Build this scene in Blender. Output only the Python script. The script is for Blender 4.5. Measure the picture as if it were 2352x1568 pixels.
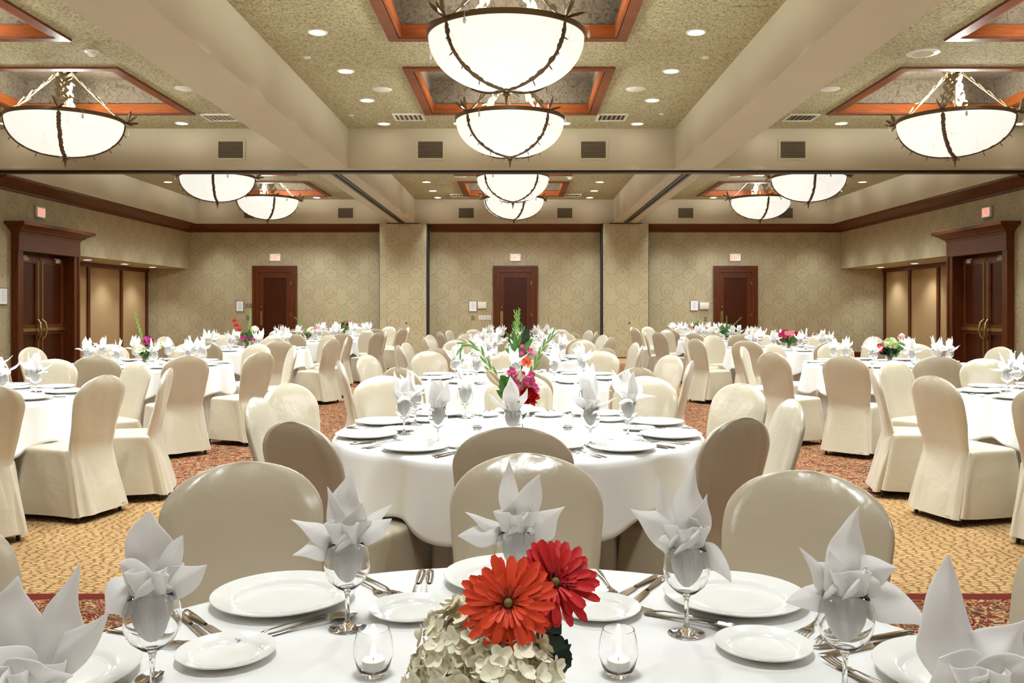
import bpy, bmesh, math, random
from mathutils import Vector, Matrix, noise
PI = math.pi
R = math.radians
SC = bpy.context.scene
COL = SC.collection
for o in list(bpy.data.objects):
    bpy.data.objects.remove(o)

# ------------------------------------------------------------------ camera, world, exposure
FPX = 2030.0
cam_d = bpy.data.cameras.new('camera')
cam = bpy.data.objects.new('camera', cam_d)
COL.objects.link(cam)
cam.location = (0, 0, 1.38)
cam.rotation_euler = (R(90), 0, 0)
cam_d.sensor_width = 36
cam_d.lens = 36 * FPX / 2352
cam_d.shift_x = -15 / 2352
cam_d.shift_y = -76 / 2352
cam_d.clip_start = 0.05
SC.camera = cam
world = bpy.data.worlds.new('world')
SC.world = world
world.use_nodes = True
world.node_tree.nodes['Background'].inputs[0].default_value = (1, .93, .82, 1)
world.node_tree.nodes['Background'].inputs[1].default_value = 0.1
SC.view_settings.view_transform = 'Standard'
SC.view_settings.look = 'None'
SC.view_settings.gamma = 1
SC.view_settings.use_curve_mapping = False
SC.view_settings.exposure = 0.44

P_DOWN = 235.0        # ceiling downlight watts
P_BULB = 100.0        # bulbs inside a bowl
E_BOWL = 0.60
P_FILL = 120.0        # added unseen spot under each bowl, boosting the light it sheds below
#        # emission of the alabaster bowls
C_DOWN = (.86, .965, 1.03)
C_BOWL = (1.0, .95, .80)

# ------------------------------------------------------------------ materials
def srgb(r, g, b):
    f = lambda c: (c / 255 / 12.92) if c / 255 <= .04045 else ((c / 255 + .055) / 1.055) ** 2.4
    return (f(r), f(g), f(b), 1)

class NT:
    def __init__(s, name):
        s.m = bpy.data.materials.new(name)
        s.m.use_nodes = True
        s.t = s.m.node_tree
        s.b = s.t.nodes['Principled BSDF']
        s.out = s.t.nodes['Material Output']
    def n(s, typ, **kw):
        x = s.t.nodes.new(typ)
        for k, v in kw.items():
            setattr(x, k, v)
        return x
    def l(s, a, b):
        s.t.links.new(a, b)
    def val(s, x, sock):
        if isinstance(x, (int, float)):
            sock.default_value = x
        else:
            s.l(x, sock)
    def math(s, op, a, b=None, c=None):
        x = s.n('ShaderNodeMath', operation=op)
        s.val(a, x.inputs[0])
        if b is not None: s.val(b, x.inputs[1])
        if c is not None: s.val(c, x.inputs[2])
        return x.outputs[0]
    def coord(s, scale=(1, 1, 1), rot=(0, 0, 0)):
        c = s.n('ShaderNodeTexCoord')
        mp = s.n('ShaderNodeMapping')
        mp.inputs['Scale'].default_value = scale
        mp.inputs['Rotation'].default_value = rot
        s.l(c.outputs['Object'], mp.inputs[0])
        return mp.outputs[0]
    def noise(s, vec, scale=5, detail=3, rough=.5, dist=0):
        x = s.n('ShaderNodeTexNoise')
        x.inputs['Scale'].default_value = scale
        x.inputs['Detail'].default_value = detail
        x.inputs['Roughness'].default_value = rough
        x.inputs['Distortion'].default_value = dist
        s.l(vec, x.inputs['Vector'])
        return x.outputs[0]
    def ramp(s, fac, stops, interp='LINEAR'):
        x = s.n('ShaderNodeValToRGB')
        x.color_ramp.interpolation = interp
        el = x.color_ramp.elements
        while len(el) < len(stops): el.new(.5)
        for e, (p, c) in zip(el, stops):
            e.position = p; e.color = c
        s.l(fac, x.inputs[0])
        return x.outputs[0]
    def mix(s, fac, a, b):
        x = s.n('ShaderNodeMix', data_type='RGBA')
        s.val(fac, x.inputs[0])
        for v, k in ((a, 6), (b, 7)):
            if isinstance(v, tuple): x.inputs[k].default_value = v
            else: s.l(v, x.inputs[k])
        return x.outputs[2]
    def bump(s, h, strength=.3, dist=.01):
        x = s.n('ShaderNodeBump')
        x.inputs['Strength'].default_value = strength
        x.inputs['Distance'].default_value = dist
        s.l(h, x.inputs['Height'])
        s.l(x.outputs[0], s.b.inputs['Normal'])
    def set(s, col=None, rough=None, metal=None, **kw):
        if col is not None:
            if isinstance(col, tuple): s.b.inputs['Base Color'].default_value = col
            else: s.l(col, s.b.inputs['Base Color'])
        if rough is not None: s.b.inputs['Roughness'].default_value = rough
        if metal is not None: s.b.inputs['Metallic'].default_value = metal
        for k, v in kw.items():
            s.b.inputs[k.replace('_', ' ')].default_value = v
        return s.m

M = {}
def plain(name, col, rough=.5, metal=0, **kw):
    t = NT(name)
    v = t.coord()
    f = t.noise(v, 14, 3)
    c2 = tuple(max(0, c * .93) for c in col[:3]) + (1,)
    M[name] = t.set(t.mix(f, col, c2), rough, metal, **kw)
    return M[name]

def mk_cloth(name, col, rough, sheen, bumps, scale, trans=0.0, spec=.5):
    t = NT(name)
    v = t.coord()
    f = t.noise(v, 5, 4)
    c2 = tuple(c * .95 for c in col[:3]) + (1,)
    t.set(t.mix(f, col, c2), rough)
    t.b.inputs['Sheen Weight'].default_value = sheen
    t.b.inputs['Specular IOR Level'].default_value = spec
    t.bump(t.noise(v, scale, 5, .55), bumps, .02)
    if trans:
        tr = t.n('ShaderNodeBsdfTranslucent'); tr.inputs[0].default_value = col
        mx = t.n('ShaderNodeMixShader'); mx.inputs[0].default_value = trans
        t.l(t.b.outputs[0], mx.inputs[1]); t.l(tr.outputs[0], mx.inputs[2])
        t.l(mx.outputs[0], t.out.inputs[0])
    M[name] = t.m

def mk_all():
    # wall paper: tone on tone damask made of ogee lines and scrolls
    t = NT('damask')
    c = t.n('ShaderNodeTexCoord')
    sp = t.n('ShaderNodeSeparateXYZ'); t.l(c.outputs['Object'], sp.inputs[0])
    u = t.math('ADD', sp.outputs[0], sp.outputs[1]); v = sp.outputs[2]
    P_, Q_ = .64, .86
    A = t.math('MULTIPLY', t.math('SINE', t.math('MULTIPLY', v, 2 * PI / Q_)), .95)
    hU = t.math('MULTIPLY', u, PI / P_)
    o1 = t.math('ABSOLUTE', t.math('SINE', t.math('ADD', hU, A)))
    o2 = t.math('ABSOLUTE', t.math('SINE', t.math('SUBTRACT', hU, A)))
    line1 = t.math('LESS_THAN', t.math('MINIMUM', o1, o2), .085)
    def motif(du, dv, lim, arms, tw):
        pu = t.math('ABSOLUTE', t.math('SUBTRACT', t.math('FRACT', t.math('MULTIPLY_ADD', u, 1 / P_, 20 + du)), .5))
        pv = t.math('SUBTRACT', t.math('FRACT', t.math('MULTIPLY_ADD', v, 1 / Q_, 20 + dv)), .5)
        pv = t.math('MULTIPLY', pv, 1.3)
        r_ = t.math('SQRT', t.math('ADD', t.math('MULTIPLY', pu, pu), t.math('MULTIPLY', pv, pv)))
        th = t.math('ARCTAN2', pv, pu)
        w = t.math('SINE', t.math('ADD', t.math('MULTIPLY', th, arms), t.math('MULTIPLY', r_, tw)))
        return t.math('MULTIPLY', t.math('GREATER_THAN', w, .35), t.math('LESS_THAN', r_, lim))
    pat = t.math('MAXIMUM', line1, t.math('MAXIMUM', motif(0, 0, .36, 9, 30), motif(.5, .5, .32, 7, -26)))
    vec = c.outputs['Object']
    nz = t.noise(vec, 6, 4)
    pat = t.math('MULTIPLY', pat, t.math('MULTIPLY_ADD', nz, 1.0, .15))
    base = t.mix(t.noise(t.coord((60, 60, 3)), 3, 3), srgb(184, 170, 136), srgb(173, 158, 122))
    colr = t.mix(t.math('MULTIPLY', pat, .62), base, srgb(148, 127, 90))
    M['damask'] = t.set(colr, .55)
    # plain fabric panels
    t = NT('panel_fabric')
    M['panel_fabric'] = t.set(t.mix(t.noise(t.coord((30, 30, 8)), 6, 4), srgb(180, 150, 104), srgb(162, 132, 88)), .8)
    # painted plaster
    t = NT('plaster')
    t.set(t.mix(t.noise(t.coord(), 1.5, 3), srgb(194, 181, 155), srgb(187, 173, 147)), .75)
    M['plaster'] = t.m
    # olive stippled ceiling
    t = NT('olive_ceiling')
    v = t.coord()
    f = t.noise(v, 42, 4, .7)
    t.set(t.ramp(f, [(.34, srgb(108, 99, 68)), (.47, srgb(176, 165, 126)), (.62, srgb(206, 196, 160))]), .9)
    t.bump(f, .8, .02); M['olive_ceiling'] = t.m
    # mottled paper in the recesses
    t = NT('mottled_paper')
    v = t.coord((1, 1, 1))
    f = t.noise(v, 16, 6, .7, 1.5)
    M['mottled_paper'] = t.set(t.ramp(f, [(.3, srgb(62, 52, 44)), (.45, srgb(112, 98, 82)), (.58, srgb(134, 120, 100)), (.75, srgb(92, 80, 70))]), .8)
    # woods
    def wood(name, c1, c2, sc, rough=.35):
        t = NT(name)
        f = t.noise(t.coord(sc), 3, 5, .6, 1.2)
        M[name] = t.set(t.ramp(f, [(.3, c1), (.7, c2)]), rough, Specular_IOR_Level=.25)
    wood('mahogany', srgb(78, 36, 13), srgb(104, 52, 20), (8, 8, .8))
    wood('mahogany_dark', srgb(54, 22, 8), srgb(78, 34, 13), (14, 14, .7), .3)
    wood('mahogany_rail', srgb(84, 42, 17), srgb(110, 60, 26), (.8, .8, 9))
    wood('wood_lamplit', srgb(132, 64, 26), srgb(160, 86, 40), (1.2, 1.2, 8), .35)  # recess timber, lightened so its colour carries the chandelier's light
    wood('wood_lamplit_dark', srgb(104, 54, 30), srgb(128, 68, 38), (1.2, 1.2, 8), .4)  # flat recess frame: same lamp-lightened timber in a darker tone
    # carpet
    t = NT('carpet')
    c = t.n('ShaderNodeTexCoord'); vec = c.outputs['Object']
    sp = t.n('ShaderNodeSeparateXYZ'); t.l(vec, sp.inputs[0])
    nd = t.n('ShaderNodeTexNoise'); nd.inputs['Scale'].default_value = 13; t.l(vec, nd.inputs['Vector'])
    vm = t.n('ShaderNodeVectorMath', operation='MULTIPLY_ADD')
    t.l(nd.outputs[1], vm.inputs[0]); vm.inputs[1].default_value = (.05, .05, 0); t.l(vec, vm.inputs[2])
    mp = t.n('ShaderNodeMapping'); mp.inputs['Scale'].default_value = (17, 34, 1); t.l(vm.outputs[0], mp.inputs[0])
    vo = t.n('ShaderNodeTexVoronoi', feature='DISTANCE_TO_EDGE'); vo.inputs['Scale'].default_value = 1; vo.inputs['Randomness'].default_value = .75
    vo.voronoi_dimensions = '2D'
    t.l(mp.outputs[0], vo.inputs['Vector'])
    fine = t.noise(vec, 160, 2)
    tan = t.ramp(vo.outputs[0], [(.03, srgb(92, 56, 30)), (.10, srgb(136, 98, 58)), (.22, srgb(178, 144, 98))])
    tan = t.mix(t.math('MULTIPLY', fine, .5), tan, srgb(150, 118, 76))
    nb = t.noise(t.coord((1, 1, 1)), 4.2, 4, .62, 3.0)
    flo = t.ramp(nb, [(.0, srgb(52, 52, 36)), (.36, srgb(80, 26, 17)), (.43, srgb(182, 150, 106)), (.47, srgb(116, 54, 32)), (.52, srgb(72, 24, 16)), (.565, srgb(176, 146, 104)), (.595, srgb(74, 72, 48)), (.64, srgb(98, 28, 20)), (.70, srgb(158, 118, 78))], 'CONSTANT')
    flo = t.mix(t.math('MULTIPLY', t.noise(vec, 34, 4, .7), .3), flo, srgb(96, 50, 32))
    # cross stripes, 8.92 m apart: 2.28 m of tan, the rest floral, a red line where they meet
    y = t.math('SUBTRACT', sp.outputs[1], 4.28 - 8.92 * 2)
    ym = t.math('MODULO', y, 8.92)
    istan = t.math('LESS_THAN', ym, 2.28)
    e1 = t.math('LESS_THAN', t.math('ABSOLUTE', t.math('SUBTRACT', ym, 2.33)), .035)
    e2 = t.math('GREATER_THAN', ym, 8.83)
    colr = t.mix(istan, flo, tan)
    colr = t.mix(t.math('MAXIMUM', e1, e2), colr, srgb(92, 30, 20))
    t.set(colr, .95); t.b.inputs['Specular IOR Level'].default_value = .1
    t.bump(vo.outputs[0], .4, .01); M['carpet'] = t.m
    # cloths
    mk_cloth('satin', srgb(193, 179, 152), .28, .2, .6, 3.2, 0, 1.0)
    mk_cloth('table_linen', srgb(247, 245, 241), .65, .1, .06, 9, .08, .25)
    mk_cloth('skirt_linen', srgb(232, 226, 216), .7, .1, .05, 9, 0, .2)
    mk_cloth('napkin_linen', srgb(250, 247, 244), .6, .1, .12, 14, .36, .2)
    plain('bronze', srgb(108, 86, 60), .45, .55)
    plain('bronze_lit', srgb(150, 134, 102), .4, .35)  # bronze with the bulbs' light put into a paler colour
    plain('brass', srgb(176, 148, 96), .3, .9)
    plain('steel', srgb(190, 182, 170), .14, 1.0)
    plain('china', srgb(247, 245, 238), .12, 0)
    plain('black_metal', srgb(34, 30, 28), .4, .4)
    plain('black_gap', srgb(26, 22, 20), .8)
    plain('white_plastic', srgb(232, 228, 216), .45)
    plain('grey_vent', srgb(128, 112, 88), .6)
    plain('dark_vent', srgb(70, 60, 46), .8)
    plain('paper', srgb(238, 238, 236), .7)
    plain('ink', srgb(150, 150, 150), .8)
    plain('wax', srgb(250, 246, 236), .4)
    plain('leaf_green', srgb(66, 112, 38), .5)
    plain('leaf_dark', srgb(16, 40, 22), .4)
    plain('stem_green', srgb(132, 176, 82), .5)
    plain('petal_orange', srgb(236, 70, 26), .55)
    plain('petal_red', srgb(206, 18, 20), .55)
    plain('petal_pink', srgb(206, 70, 120), .55)
    plain('petal_magenta', srgb(168, 30, 110), .55)
    plain('petal_blush', srgb(240, 176, 180), .55)
    plain('petal_cream', srgb(240, 232, 204), .6)
    plain('petal_lime', srgb(196, 206, 140), .6)
    plain('bud_cream', srgb(226, 206, 168), .6)
    plain('disc_red', srgb(110, 14, 16), .8)
    plain('disc_green', srgb(120, 112, 50), .8)
    plain('dark_centre', srgb(50, 16, 14), .8)
    plain('shadow_brown', srgb(44, 28, 18), .8)
    def emit(name, col, strength):
        t = NT(name)
        t.set((0, 0, 0, 1), .5)
        t.b.inputs['Emission Color'].default_value = col
        t.b.inputs['Emission Strength'].default_value = strength
        M[name] = t.m
    emit('lens_glow', (1, .93, .82, 1), 14)
    emit('flame', (1, .78, .45, 1), 12)
    emit('exit_red', (1, .16, .11, 1), 1.3)
    t = NT('exit_face'); t.set(srgb(250, 236, 226), .4); t.b.inputs['Emission Color'].default_value = (1, .60, .52, 1); t.b.inputs['Emission Strength'].default_value = .3
    M['exit_face'] = t.m
    # alabaster bowl, glowing, with tan veins
    t = NT('alabaster')
    v = t.coord((1, 1, 1))
    nz = t.n('ShaderNodeTexNoise'); nz.inputs['Scale'].default_value = 2.2; nz.inputs['Detail'].default_value = 5; t.l(v, nz.inputs['Vector'])
    vm = t.n('ShaderNodeVectorMath', operation='MULTIPLY_ADD'); t.l(nz.outputs[1], vm.inputs[0]); vm.inputs[1].default_value = (.7, .7, .7); t.l(v, vm.inputs[2])
    vo = t.n('ShaderNodeTexVoronoi', feature='DISTANCE_TO_EDGE'); vo.inputs['Scale'].default_value = 1.35; t.l(vm.outputs[0], vo.inputs['Vector'])
    fade = t.noise(v, 1.7, 2)
    d = t.math('ADD', vo.outputs[0], t.math('MULTIPLY', t.math('GREATER_THAN', fade, .56), .05))
    vein = t.ramp(d, [(.0, (.66, .50, .26, 1)), (.003, (.90, .82, .62, 1)), (.008, (1, 1, .93, 1))])
    t.set((.5, .48, .42, 1), .35)
    t.l(vein, t.b.inputs['Emission Color'])
    t.b.inputs['Emission Strength'].default_value = E_BOWL
    M['alabaster'] = t.m
    # glass
    t = NT('clear_glass')
    t.set((1, 1, 1, 1), 0.0); t.b.inputs['Transmission Weight'].default_value = 1; t.b.inputs['IOR'].default_value = 1.45
    M['clear_glass'] = t.m
mk_all()

# ------------------------------------------------------------------ mesh helpers
class MB:
    def __init__(s):
        s.v = []; s.f = []
    def add(s, vs, fs):
        k = len(s.v)
        s.v += [tuple(p) for p in vs]
        s.f += [tuple(i + k for i in f) for f in fs]
        return s
    def box(s, x0, x1, y0, y1, z0, z1):
        x0, x1 = min(x0, x1), max(x0, x1); y0, y1 = min(y0, y1), max(y0, y1)
        vs = [(x0, y0, z0), (x1, y0, z0), (x1, y1, z0), (x0, y1, z0), (x0, y0, z1), (x1, y0, z1), (x1, y1, z1), (x0, y1, z1)]
        return s.add(vs, [(0, 3, 2, 1), (4, 5, 6, 7), (0, 1, 5, 4), (1, 2, 6, 5), (2, 3, 7, 6), (3, 0, 4, 7)])
    def grid(s, rows, closed=False, cap=False):
        n = len(rows[0]); k = len(s.v)
        for r in rows: s.v += [tuple(p) for p in r]
        for i in range(len(rows) - 1):
            for j in range(n if closed else n - 1):
                a = k + i * n + j; b = k + i * n + (j + 1) % n
                s.f.append((a, b, b + n, a + n))
        if cap:
            s.f.append(tuple(k + j for j in range(n))[::-1])
            s.f.append(tuple(k + (len(rows) - 1) * n + j for j in range(n)))
        return s
    def lathe(s, prof, seg=32, o=(0, 0, 0), capb=False, capt=False):
        rows = [[(o[0] + r * math.cos(2 * PI * j / seg), o[1] + r * math.sin(2 * PI * j / seg), o[2] + z) for j in range(seg)] for r, z in prof]
        k = len(s.v); s.grid(rows, True)
        if capb: s.f.append(tuple(k + j for j in range(seg))[::-1])
        if capt: s.f.append(tuple(k + (len(rows) - 1) * seg + j for j in range(seg)))
        return s
    def tube(s, pts, rad, seg=8, flat=1.0, cap=True):
        pts = [Vector(p) for p in pts]
        rows = []; prev = None
        for i, p in enumerate(pts):
            t = (pts[min(i + 1, len(pts) - 1)] - pts[max(i - 1, 0)]).normalized()
            if prev is None:
                a = t.orthogonal().normalized()
            else:
                a = (prev - t * prev.dot(t))
                a = a.normalized() if a.length > 1e-6 else t.orthogonal().normalized()
            prev = a
            b = t.cross(a)
            r = rad[i] if isinstance(rad, (list, tuple)) else rad
            rows.append([p + a * math.cos(2 * PI * j / seg) * r + b * math.sin(2 * PI * j / seg) * r * flat for j in range(seg)])
        return s.grid(rows, True, cap)
    def leaf(s, base, tip, width, normal, bend=(0, 0, 0), fold=.25, nt=7, ns=5, prof=None, cup=0.0, thick=0.0):
        base = Vector(base); tip = Vector(tip); nrm = Vector(normal).normalized(); bend = Vector(bend)
        ctrl = (base + tip) / 2 + bend
        rows = []; back = []
        for i in range(nt):
            t = i / (nt - 1)
            c = base * (1 - t) ** 2 + ctrl * 2 * t * (1 - t) + tip * t * t
            tg = ((ctrl - base) * (1 - t) + (tip - ctrl) * t).normalized()
            sd = tg.cross(nrm)
            sd = sd.normalized() if sd.length > 1e-5 else tg.orthogonal().normalized()
            n2 = sd.cross(tg).normalized()
            w = width * (prof(t) if prof else (max(0.0, 1 - t) ** .75 * (.25 + 2.6 * t) * 1.08))
            w = max(w, .0004)
            row = []
            for j in range(ns):
                q = -1 + 2 * j / (ns - 1)
                row.append(c + sd * q * w / 2 - n2 * (fold * abs(q) * w / 2) + n2 * cup * (1 - q * q) * w)
            rows.append(row)
            if thick: back.append([p - n2 * thick for p in row][::-1])
        if thick:
            rows = [a + b for a, b in zip(rows, back)]
            return s.grid(rows, True, True)
        return s.grid(rows)
    def xf(s, mat):
        s.v = [tuple(mat @ Vector(p)) for p in s.v]; return s
    def join(s, o, mat=None):
        vs = o.v if mat is None else [tuple(mat @ Vector(p)) for p in o.v]
        return s.add(vs, o.f)
    def mesh(s, name, mat, smooth=None):
        me = bpy.data.meshes.new(name)
        me.from_pydata(s.v, [], s.f)
        me.validate(); me.update()
        if mat: me.materials.append(M[mat])
        if smooth is not None:
            for p in me.polygons: p.use_smooth = True
            me.set_sharp_from_angle(angle=R(smooth))
        return me
    def obj(s, name, mat, parent=None, smooth=None):
        o = bpy.data.objects.new(name, s.mesh(name, mat, smooth))
        COL.objects.link(o)
        if parent: o.parent = parent
        return o

def subdiv(ob, levels, solid=0, bevel=0):
    """bake modifiers into the mesh so that copies can share it"""
    if bevel:
        m = ob.modifiers.new('b', 'BEVEL'); m.width = bevel; m.segments = 2; m.limit_method = 'ANGLE'
    if solid:
        m = ob.modifiers.new('s', 'SOLIDIFY'); m.thickness = solid; m.offset = 0
    if levels:
        m = ob.modifiers.new('u', 'SUBSURF'); m.levels = levels; m.render_levels = levels
    dg = bpy.context.evaluated_depsgraph_get()
    me = bpy.data.meshes.new_from_object(ob.evaluated_get(dg))
    old = ob.data
    ob.modifiers.clear()
    ob.data = me
    me.name = old.name
    for p in me.polygons: p.use_smooth = True
    return ob

def tag(o, label=None, cat=None, group=None, kind=None):
    if label: o['label'] = label
    if cat: o['category'] = cat
    if group: o['group'] = group
    if kind: o['kind'] = kind
    return o
def thing(name, label, cat, loc=(0, 0, 0), rz=0, group=None):
    o = bpy.data.objects.new(name, None); COL.objects.link(o)
    o.empty_display_size = .1
    o.location = loc; o.rotation_euler = (0, 0, rz)
    return tag(o, label, cat, group)
KIDS = {}
def dup(root, loc, rz, label, group=None):
    """copy a thing with its parts and sub-parts"""
    def cp(o, par):
        c = o.copy(); COL.objects.link(c)
        if par: c.parent = par
        for ch in KIDS.get(o.name) or list(o.children): cp(ch, c)
        return c
    r = cp(root, None)
    r.location = loc; r.rotation_euler = (0, 0, rz)
    r['label'] = label
    if group: r['group'] = group
    return r
class Proto:
    """the first placement uses the source itself, later ones copies"""
    def __init__(s, root):
        s.root = root; s.used = False
    def place(s, loc, rz, label, group=None):
        if not s.used:
            s.used = True
            s.root.location = loc; s.root.rotation_euler = (0, 0, rz); s.root['label'] = label
            if group: s.root['group'] = group
            return s.root
        return dup(s.root, loc, rz, label, group)
def struct(name, mb, mat, smooth=None, parent=None):
    o = mb.obj(name, mat, parent, smooth)
    if not parent: o['kind'] = 'structure'
    return o

# ------------------------------------------------------------------ room shell
XL, XR = -9.42, 9.20          # side walls
XLA, XRA = -10.58, 10.42      # alcove backs
YB, YF = 25.2, -5.0           # far wall, wall behind the camera
ZB, ZC = 3.76, 4.44           # beam undersides, coffered ceiling
ZR = 4.94                     # top of the recesses
CX = -.12
BAYS = [(-9.04, -3.55), (-2.90, 2.66), (3.29, 8.82)]
SECT = [(-4.6, 5.55), (6.2, 15.05), (15.70, 24.85)]
struct('floor', MB().box(XLA - .3, XRA + .3, YF - .2, YB + .2, -.1, 0), 'carpet')
YD0, YD1 = 16.40, 18.70       # double doors in the side walls
ZA = 2.51                     # alcove soffit
# far wall
b = MB().box(XLA - .2, XRA + .2, YB, YB + .2, 0, 5.2)
struct('wall_back', b, 'damask')
struct('wall_front', MB().box(XLA - .2, XRA + .2, YF - .2, YF, 0, 5.2), 'damask')
for side, X, XA, s in (('left', XL, XLA, -1), ('right', XR, XRA, 1)):
    b = MB()
    b.box(X, X + s * .2, YF, YD0 + .12, 0, 5.2)                # up to the doors
    b.box(X, X + s * .2, YD0 + .12, YD1 - .12, 2.5, 5.2)       # above the doors
    b.box(X, X + s * .2, YD1 - .12, YD1 + .1, 0, 5.2)          # beyond the doors
    b.box(X, X + s * .2, YD1 + .1, YB, ZA, 5.2)                # above the alcove
    struct('wall_' + side, b, 'damask')
    b = MB()
    b.box(XA, XA + s * .2, YD1, YB, 0, ZA)                     # alcove back
    b.box(X + s * .2, XA, YD1, YD1 + .1, 0, ZA)
    struct('wall_%s_alcove' % side, b, 'panel_fabric')
    struct('ceiling_%s_alcove' % side, MB().box(X + s * .2, XA + s * .2, YD1, YB, ZA, ZA + .1), 'plaster')

# ceiling with square recesses
CH_X = [CX - 6.31, CX, CX + 6.31]
CH_Y = [1.2, 8.70, 12.54, 18.88, 22.65]
HW = 1.33
b = MB()
for (x0, x1), cx in zip(BAYS, CH_X):
    for (y0, y1) in SECT:
        hy = [c for c in CH_Y if y0 < c < y1]
        ys = [y0]
        for c in hy: ys += [c - HW, c + HW]
        ys.append(y1)
        for i in range(len(ys) - 1):
            if i % 2 == 0: b.box(x0 - .1, x1 + .1, ys[i], ys[i + 1], ZC, ZC + .03)
            else:
                b.box(x0 - .1, cx - HW, ys[i], ys[i + 1], ZC, ZC + .03)
                b.box(cx + HW, x1 + .1, ys[i], ys[i + 1], ZC, ZC + .03)
struct('ceiling', b, 'olive_ceiling')
struct('ceiling_slab', MB().box(XLA - .2, XRA + .2, YF - .2, YB + .2, 5.2, 5.3), 'plaster')
tn = [0]
def trim(mb, mat, smooth=None, label=None):
    tn[0] += 1
    o = struct('trim_%d' % tn[0], mb, mat, smooth)
    if label: o['label'] = label
    return o
for (x0, x1, nm) in ((-3.55, -2.90, 'left'), (2.66, 3.29, 'right')):
    trim(MB().box(x0, x1, YF, YB, ZB, 5.2), 'plaster', None, 'long cream ceiling beam running to the far wall on the ' + nm)
for (y0, y1, nm) in ((SECT[0][1], SECT[1][0], 'nearer'), (SECT[1][1], SECT[2][0], 'middle')):
    b = MB()
    for x0, x1 in ((XL, -3.55), (-2.90, 2.66), (3.29, XR)): b.box(x0, x1, y0, y1, ZB, 5.2)
    trim(b, 'plaster', None, 'cream cross beam over the room, the %s one' % nm)
b = MB()
for x0, x1 in ((XL, -3.55), (-2.90, 2.66), (3.29, XR)):
    b.box(x0, x1, SECT[2][1], YB, ZB, 5.2)
trim(b, 'plaster', None, 'cream soffit above the crown moulding of the far wall')
b = MB()
for x0, x1 in ((XL, -9.04), (8.82, XR)):
    for y0, y1 in SECT: b.box(x0, x1, y0, y1, ZB, 5.2)
trim(b, 'plaster', None, 'cream soffit above the side wall mouldings')
# black sliding wall tracks under the cross beam and the far halves of the long beams
b = MB().box(XL, XR, 15.24, 15.44, ZB - .035, ZB + .002)
trim(b, 'black_metal', None, 'black sliding wall track under the cross beam')
for xc, nm in ((-3.225, 'left'), (2.975, 'right')):
    b = MB().box(xc - .075, xc - .02, 15.5, 24.7, ZB - .02, ZB + .002).box(xc + .02, xc + .075, 15.5, 24.7, ZB - .02, ZB + .002).box(xc - .02, xc + .02, 15.5, 24.7, ZB - .005, ZB + .002)
    trim(b, 'black_metal', None, 'dark sliding wall track under the far %s beam' % nm)
# crown mouldings
def crown_profile():
    return [(0, 0), (.02, 0), (.03, .02), (.03, .05), (.06, .06), (.10, .075), (.16, .105), (.22, .145), (.27, .17), (.29, .18), (.33, .185), (.33, .215), (0, .215)]
def crown(p0, p1, inward, name_lab):
    z0 = 3.545
    rows = []
    for P in (p0, p1):
        rows.append([(P[0] + inward[0] * d, P[1] + inward[1] * d, z0 + h) for d, h in crown_profile()])
    trim(MB().grid(rows, True, True), 'mahogany_rail', 40, name_lab)
crown((XL, YB), (XL, 15.7), (1, 0), 'mahogany crown moulding on the left wall')
crown((XR, YB), (XR, 15.7), (-1, 0), 'mahogany crown moulding on the right wall')
crown((XL, YB), (-3.87, YB), (0, -1), 'mahogany crown moulding on the left of the far wall')
crown((-2.5, YB), (2.36, YB), (0, -1), 'mahogany crown moulding in the middle of the far wall')
crown((3.6, YB), (XR, YB), (0, -1), 'mahogany crown moulding on the right of the far wall')
# papered pocket doors that hide the sliding walls
for x0, x1, s, nm in ((-3.87, -2.57, 1, 'left'), (2.36, 3.62, -1, 'right')):
    tn[0] += 1
    e = bpy.data.objects.new('trim_%d' % tn[0], None); COL.objects.link(e); e['kind'] = 'structure'
    e['label'] = 'papered pocket door column on the %s of the far wall' % nm
    MB().box(x0, x1, 24.62, YB, .02, 3.735).obj('column_panel', 'damask', e)
    ed = x1 if s > 0 else x0
    MB().box(ed - .002 * s, ed + s * .035, 24.66, YB, 0, 3.75).obj('edge_strip', 'black_gap', e)
    ed2 = x0 if s > 0 else x1
    MB().box(ed2 - s * .02, ed2 + .002 * s, 24.66, YB, 0, 3.75).obj('edge_strip', 'black_gap', e)
    MB().box((x0 + x1) / 2 - .45, (x0 + x1) / 2 + .45, 24.6, 24.9, 3.735, 3.758).obj('top_gap', 'black_gap', e)
    MB().lathe([(0.0001, 0), (.022, 0), (.022, .012), (.0001, .012)], 16).xf(Matrix.Translation(((x0 + x1) / 2 + .1, 24.62, .97)) @ Matrix.Rotation(R(90), 4, 'X')).obj('lock', 'black_metal', e)
b = MB().box(1.8, 1.812, YB - .004, YB, 0, 3.54)
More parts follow.
